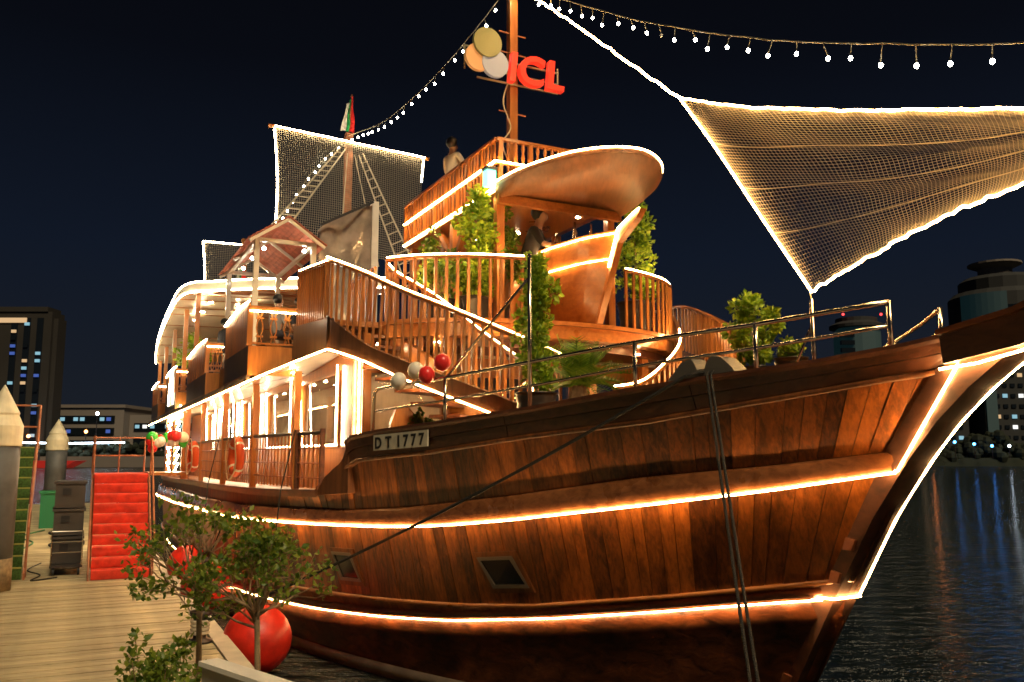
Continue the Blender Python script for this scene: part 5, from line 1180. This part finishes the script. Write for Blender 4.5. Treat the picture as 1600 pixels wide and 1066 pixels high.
for v_ in (-.74, -1.8): MB().tube([B(18.95, v_, .55), B(18.95, v_, 1.45), B(20.95, v_, 3.85), B(20.95, v_, 2.95)], .024, 6).build('handrail', 'rust_steel', gs)
MB().tube([B(20.95, -.74, 3.85), B(20.95, -1.8, 3.85)], .02, 6).build('handrail', 'rust_steel', gs); MB().tube([B(20.95, -.74, 3.4), B(20.95, -1.8, 3.4)], .02, 6).build('handrail', 'rust_steel', gs)
# pilings
def piling(c, r, ztop, label):
    t = thing('mooring_piling', label, 'piling', c); c = Vector(c); h = ztop - c.z
    MB().lathe(c, [(r, 0), (r, h * .7), (r, h)], 24).build('pole', 'pile_body', t, smooth=True); MB().lathe(c, [(r + .006, 0), (r + .006, .35), (r + .002, .55)], 24).build('stained_base', 'pile_stain', t, smooth=True)
    MB().lathe(c + Z * h, [(r * 1.03, -.02), (r * 1.08, .0), (r * 1.08, .34), (r * .82, .52), (r * .86, .56), (r * .04, 1.05), (.001, 1.06)], 28).build('cap', 'pile_cap', t)
piling(B(17.6, -1.2, DOCK_Z), .31, 2.98, 'grey steel piling with cream pointed cap beside the green stairs')
piling(B(34, -.62, DOCK_Z), .33, 3.0, 'grey steel piling with cream pointed cap behind the utility boxes')
# utility boxes, crates on a cart
o = MB().bbox(31.7, 32.2, -.95, -.52, DOCK_Z, 1.6).bbox(31.65, 32.25, -1.0, -.47, 1.6, 1.68).build('recycling_bin', 'green_bin'); tag(o, 'upright green bin with flat lid beside the far piling', 'bin')
o = MB().bbox(31.5, 32.0, -.4, .0, DOCK_Z + .05, 1.5).bbox(31.45, 32.05, -.43, .03, 1.505, 1.55).bbox(31.52, 31.56, -.36, -.32, DOCK_Z, DOCK_Z + .05).bbox(31.52, 31.56, -.08, -.04, DOCK_Z, DOCK_Z + .05).build('electric_cabinet', 'beige_metal'); tag(o, 'beige electric cabinet between green bin and stacked crates', 'cabinet')
ct = thing('platform_cart', 'platform cart with tubular handle standing left of red stairs', 'cart', B(19.5, -.05, DOCK_Z))
MB().bbox(19.1, 20.6, -.35, .22, .66, .71).build('platform', 'dark_steel', ct)
for s_, v_ in ((19.2, -.28), (19.2, .16), (20.5, -.28), (20.5, .16)): MB().lathe(B(s_, v_ - .02, .58), [(.075, 0), (.075, .04)], 12, axis=N).build('wheel', 'black', ct)
MB().tube([B(19.08, -.33, .7), B(19.08, -.33, 1.35), B(19.08, .2, 1.35), B(19.08, .2, .7)], .016, 6).build('handle', 'steel', ct)
for z_ in (.95, 1.15): MB().tube([B(19.08, -.33, z_), B(19.08, .2, z_)], .01, 5).build('handle_bar', 'steel', ct)
for k, (z_, lab) in enumerate(((.715, 'grey lidded crate at the bottom of the cart stack'), (1.25, 'grey lidded crate in the middle of the cart stack'), (1.78, 'grey lidded crate on top of the cart stack'))):
    t = thing('storage_crate', lab, 'crate', B(19.95, -.06, z_), 'crates stacked on the cart')
    MB().bbox(19.35 + .02 * k, 20.5, -.33, .2, z_, z_ + .46).build('box', 'grey_plastic', t); MB().bbox(19.32 + .02 * k, 20.53, -.36, .23, z_ + .465, z_ + .51).build('lid', 'grey_plastic', t)
    MB().bbox(19.325 + .02 * k, 19.345 + .02 * k, -.2, -.05, z_ + .25, z_ + .38).build('handle', 'black', t)

for k, (pts, r_, m_, lab) in enumerate((([(31, -.2, .0), (29.5, -.6, .0), (27.5, -.1, .0), (25.5, -.5, .0), (24.5, .1, .0), (26, .3, 0), (27.8, .1, 0)], .03, 'rope_dark', 'black power cable looping over the boards by the cabinet'), ([(30.8, -.75, 0), (28.5, -1.3, 0), (26.5, -.9, 0), (24, -1.2, 0)], .022, 'green_bin', 'thin green hose trailing from the green bin'), ([(21.5, -.55, 0), (20.3, -.75, 0), (19.4, -.5, 0), (18.6, -.62, 0), (18.9, -.2, 0)], .014, 'rope_dark', 'thin black lead lying beside the platform cart'))):
    o = MB().tube([B(a_, b2, DOCK_Z + r_) for a_, b2, _ in [(p.dot(U), p.dot(N), 0) for p in smooth_path([B(*q) for q in pts], 40)]], r_, 6).build('ground_cable', m_, smooth=True); tag(o, lab, 'cable')
# ------------------------------------------------ people
def person(label, base, face, h, pose, mats, seat=False, group=None):
    """pose: dict of joint offsets in the body's own frame (right, forward, up) in units of height"""
    base = Vector(base); face = Vector(face).normalized(); right = face.cross(Z).normalized()
    t = thing('person', label, 'person', base, group)
    def W(p): return right * p[0] * h + face * p[1] * h + Z * p[2] * h
    J = dict(pelvis=(0, 0, .53), waist=(0, 0, .61), chest=(0, .01, .73), neck=(0, .005, .835), throat=(0, .01, .865), jaw=(0, .022, .895), head=(0, .012, .94), crown=(0, 0, .985),
             shL=(-.105, 0, .81), shR=(.105, 0, .81), elL=(-.135, .0, .64), elR=(.135, 0, .64), wrL=(-.14, .06, .49), wrR=(.14, .06, .49), haL=(-.14, .075, .455), haR=(.14, .075, .455),
             hipL=(-.05, 0, .51), hipR=(.05, 0, .51), knL=(-.055, .02, .28), knR=(.055, .02, .28), anL=(-.055, -.01, .045), anR=(.055, -.01, .045), toL=(-.06, .09, .015), toR=(.06, .09, .015))
    J.update(pose)
    R = dict(pelvis=.085, waist=.075, chest=.09, neck=.04, throat=.035, jaw=.045, head=.056, crown=.038, shL=.042, shR=.042, elL=.027, elR=.027, wrL=.018, wrR=.018, haL=.022, haR=.022, hipL=.06, hipR=.06, knL=.038, knR=.038, anL=.025, anR=.025, toL=.022, toR=.022)
    E = [('pelvis', 'waist'), ('waist', 'chest'), ('chest', 'neck'), ('neck', 'throat'), ('throat', 'jaw'), ('jaw', 'head'), ('head', 'crown'), ('chest', 'shL'), ('chest', 'shR'), ('shL', 'elL'), ('shR', 'elR'), ('elL', 'wrL'), ('elR', 'wrR'), ('wrL', 'haL'), ('wrR', 'haR'),
         ('pelvis', 'hipL'), ('pelvis', 'hipR'), ('hipL', 'knL'), ('hipR', 'knR'), ('knL', 'anL'), ('knR', 'anR'), ('anL', 'toL'), ('anR', 'toR')]
    for s_ in 'LR':   # five fingers
        hp = Vector(J['ha' + s_]); wr_ = Vector(J['wr' + s_]); d = (hp - wr_).normalized(); sx = Vector((1, 0, 0)) - d * d.x
        sx = sx.normalized() if sx.length > .1 else Vector((0, 1, 0)); sg_ = 1 if s_ == 'L' else -1
        for k, (o_, l_) in enumerate(((-.016, .036), (-.006, .044), (.005, .042), (.015, .034))):
            J['f%d%s' % (k, s_)] = tuple(hp + sx * o_ * sg_ * -1 + d * l_); R['f%d%s' % (k, s_)] = .0058; E.append(('ha' + s_, 'f%d%s' % (k, s_)))
        J['th' + s_] = tuple(hp - d * .01 + sx * sg_ * .03 + d * .02); R['th' + s_] = .0065; E.append(('ha' + s_, 'th' + s_))
    J['nose'] = tuple(Vector(J['head']) + Vector((0, .062, -.012))); R['nose'] = .010; E.append(('head', 'nose'))
    names = list(J); idx = {n: i for i, n in enumerate(names)}
    me = bpy.data.meshes.new('body'); me.from_pydata([tuple(W(J[n])) for n in names], [(idx[a], idx[b_]) for a, b_ in E], [])
    o = bpy.data.objects.new('tmp', me); COL.objects.link(o)
    md = o.modifiers.new('s', 'SKIN'); sv = me.skin_vertices[0].data
    for n in names: sv[idx[n]].radius = (R[n] * h, R[n] * h)
    sv[idx['pelvis']].use_root = True
    o.modifiers.new('d', 'SUBSURF').levels = 1; o.modifiers['d'].render_levels = 1
    bpy.context.view_layer.update()
    em = bpy.data.meshes.new_from_object(o.evaluated_get(bpy.context.evaluated_depsgraph_get())); bpy.data.objects.remove(o)
    em.materials.clear()
    for m_ in mats[:3]: em.materials.append(M[m_])
    segs = [(W(J[a]), W(J[b_]), a, b_) for a, b_ in E]
    for p in em.polygons:
        c = p.center; best = None
        for a, b_, na, nb2 in segs:
            ab = b_ - a; f = max(0, min(1, (c - a).dot(ab) / max(1e-9, ab.dot(ab)))); d = (c - a - ab * f).length
            if best is None or d < best[0]: best = (d, na, nb2, f)
        _, na, nb2, f = best
        if nb2 in ('throat', 'jaw', 'head', 'crown', 'nose') or nb2[:2] in ('wr', 'ha', 'th') or nb2[0] == 'f': k = 0
        elif na in ('hipL', 'hipR', 'knL', 'knR', 'anL', 'anR') or nb2 in ('hipL', 'hipR'): k = 2
        else: k = 1
        p.material_index = k; p.use_smooth = True
    b_ = bpy.data.objects.new('body', em); COL.objects.link(b_); b_.parent = t
    hd = W(J['head']) + base + face * -.012 * h + Z * .022 * h
    hm = MB(); hm.ball(hd, .066 * h, 16, 10, (1, 1, .98)); hm.v = [q if (q - hd).dot(face) < .03 * h or q.z > hd.z + .02 * h else hd + (q - hd) * .7 for q in hm.v]
    hm.build('hair', 'hair', t, smooth=True)
    return t
FWD = -U
person('person in white shirt leaning on the top deck rail', B(13.35, 5.5, 6.66), Vector((.75, .65, 0)), 1.58, dict(chest=(0, .03, .72), elL=(-.17, .06, .66), elR=(.17, .06, .66), wrL=(-.12, .16, .62), wrR=(.12, .16, .62), haL=(-.11, .19, .62), haR=(.11, .19, .62)), ('skin', 'shirt_white', 'trousers'))
person('person in black shirt standing behind the boat-shaped bar', B(11.2, 5.88, 4.66), (FWD * .65 + N * .75), 1.84, dict(chest=(0, .05, .72), neck=(0, .07, .825), throat=(0, .08, .855), jaw=(0, .10, .885), head=(0, .095, .93), crown=(0, .085, .975), shL=(-.105, .06, .80), shR=(.105, .06, .80), elL=(-.14, .12, .66), elR=(.14, .14, .66), wrL=(-.09, .24, .64), wrR=(.10, .26, .64), haL=(-.08, .28, .64), haR=(.10, .30, .64)), ('skin', 'shirt_black', 'trousers'))
SIT = dict(knL=(-.06, .24, .50), knR=(.06, .24, .50), anL=(-.06, .24, .26), anR=(.06, .24, .26), toL=(-.06, .32, .24), toR=(.06, .32, .24), wrL=(-.1, .17, .56), wrR=(.1, .17, .56), haL=(-.09, .21, .56), haR=(.09, .21, .56))
for k, (s_, v_, lab, sh) in enumerate(((13.4, 2.65, 'person in grey top seated behind the carved front rail', 'shirt_grey'), (13.5, 3.0, 'person in dark top seated against the slatted screen', 'shirt_black'), (17.9, 2.5, 'person in dark top seated in the further bay', 'shirt_black'))):
    person(lab, B(s_, v_, 4.0 if k < 2 else 4.25), (U * .3 + N * .6 if k != 1 else -U * .5 + N * .4), 1.25, SIT, ('skin', sh, 'trousers'))
    t = thing('stool', 'low wooden stool under the ' + lab.split(' seated')[0].replace('person', 'diner') + (' by the screen' if k == 1 else ''), 'stool', B(s_, v_, 4.0)); MB().lathe(B(s_, v_, 4.42), [(.17, 0), (.18, .03), (.17, .06)], 12).build('seat', 'teak', t); MB().lathe(B(s_, v_, 4.05), [(.12, 0), (.05, .05), (.05, .37)], 10).build('pedestal', 'dark_steel', t)
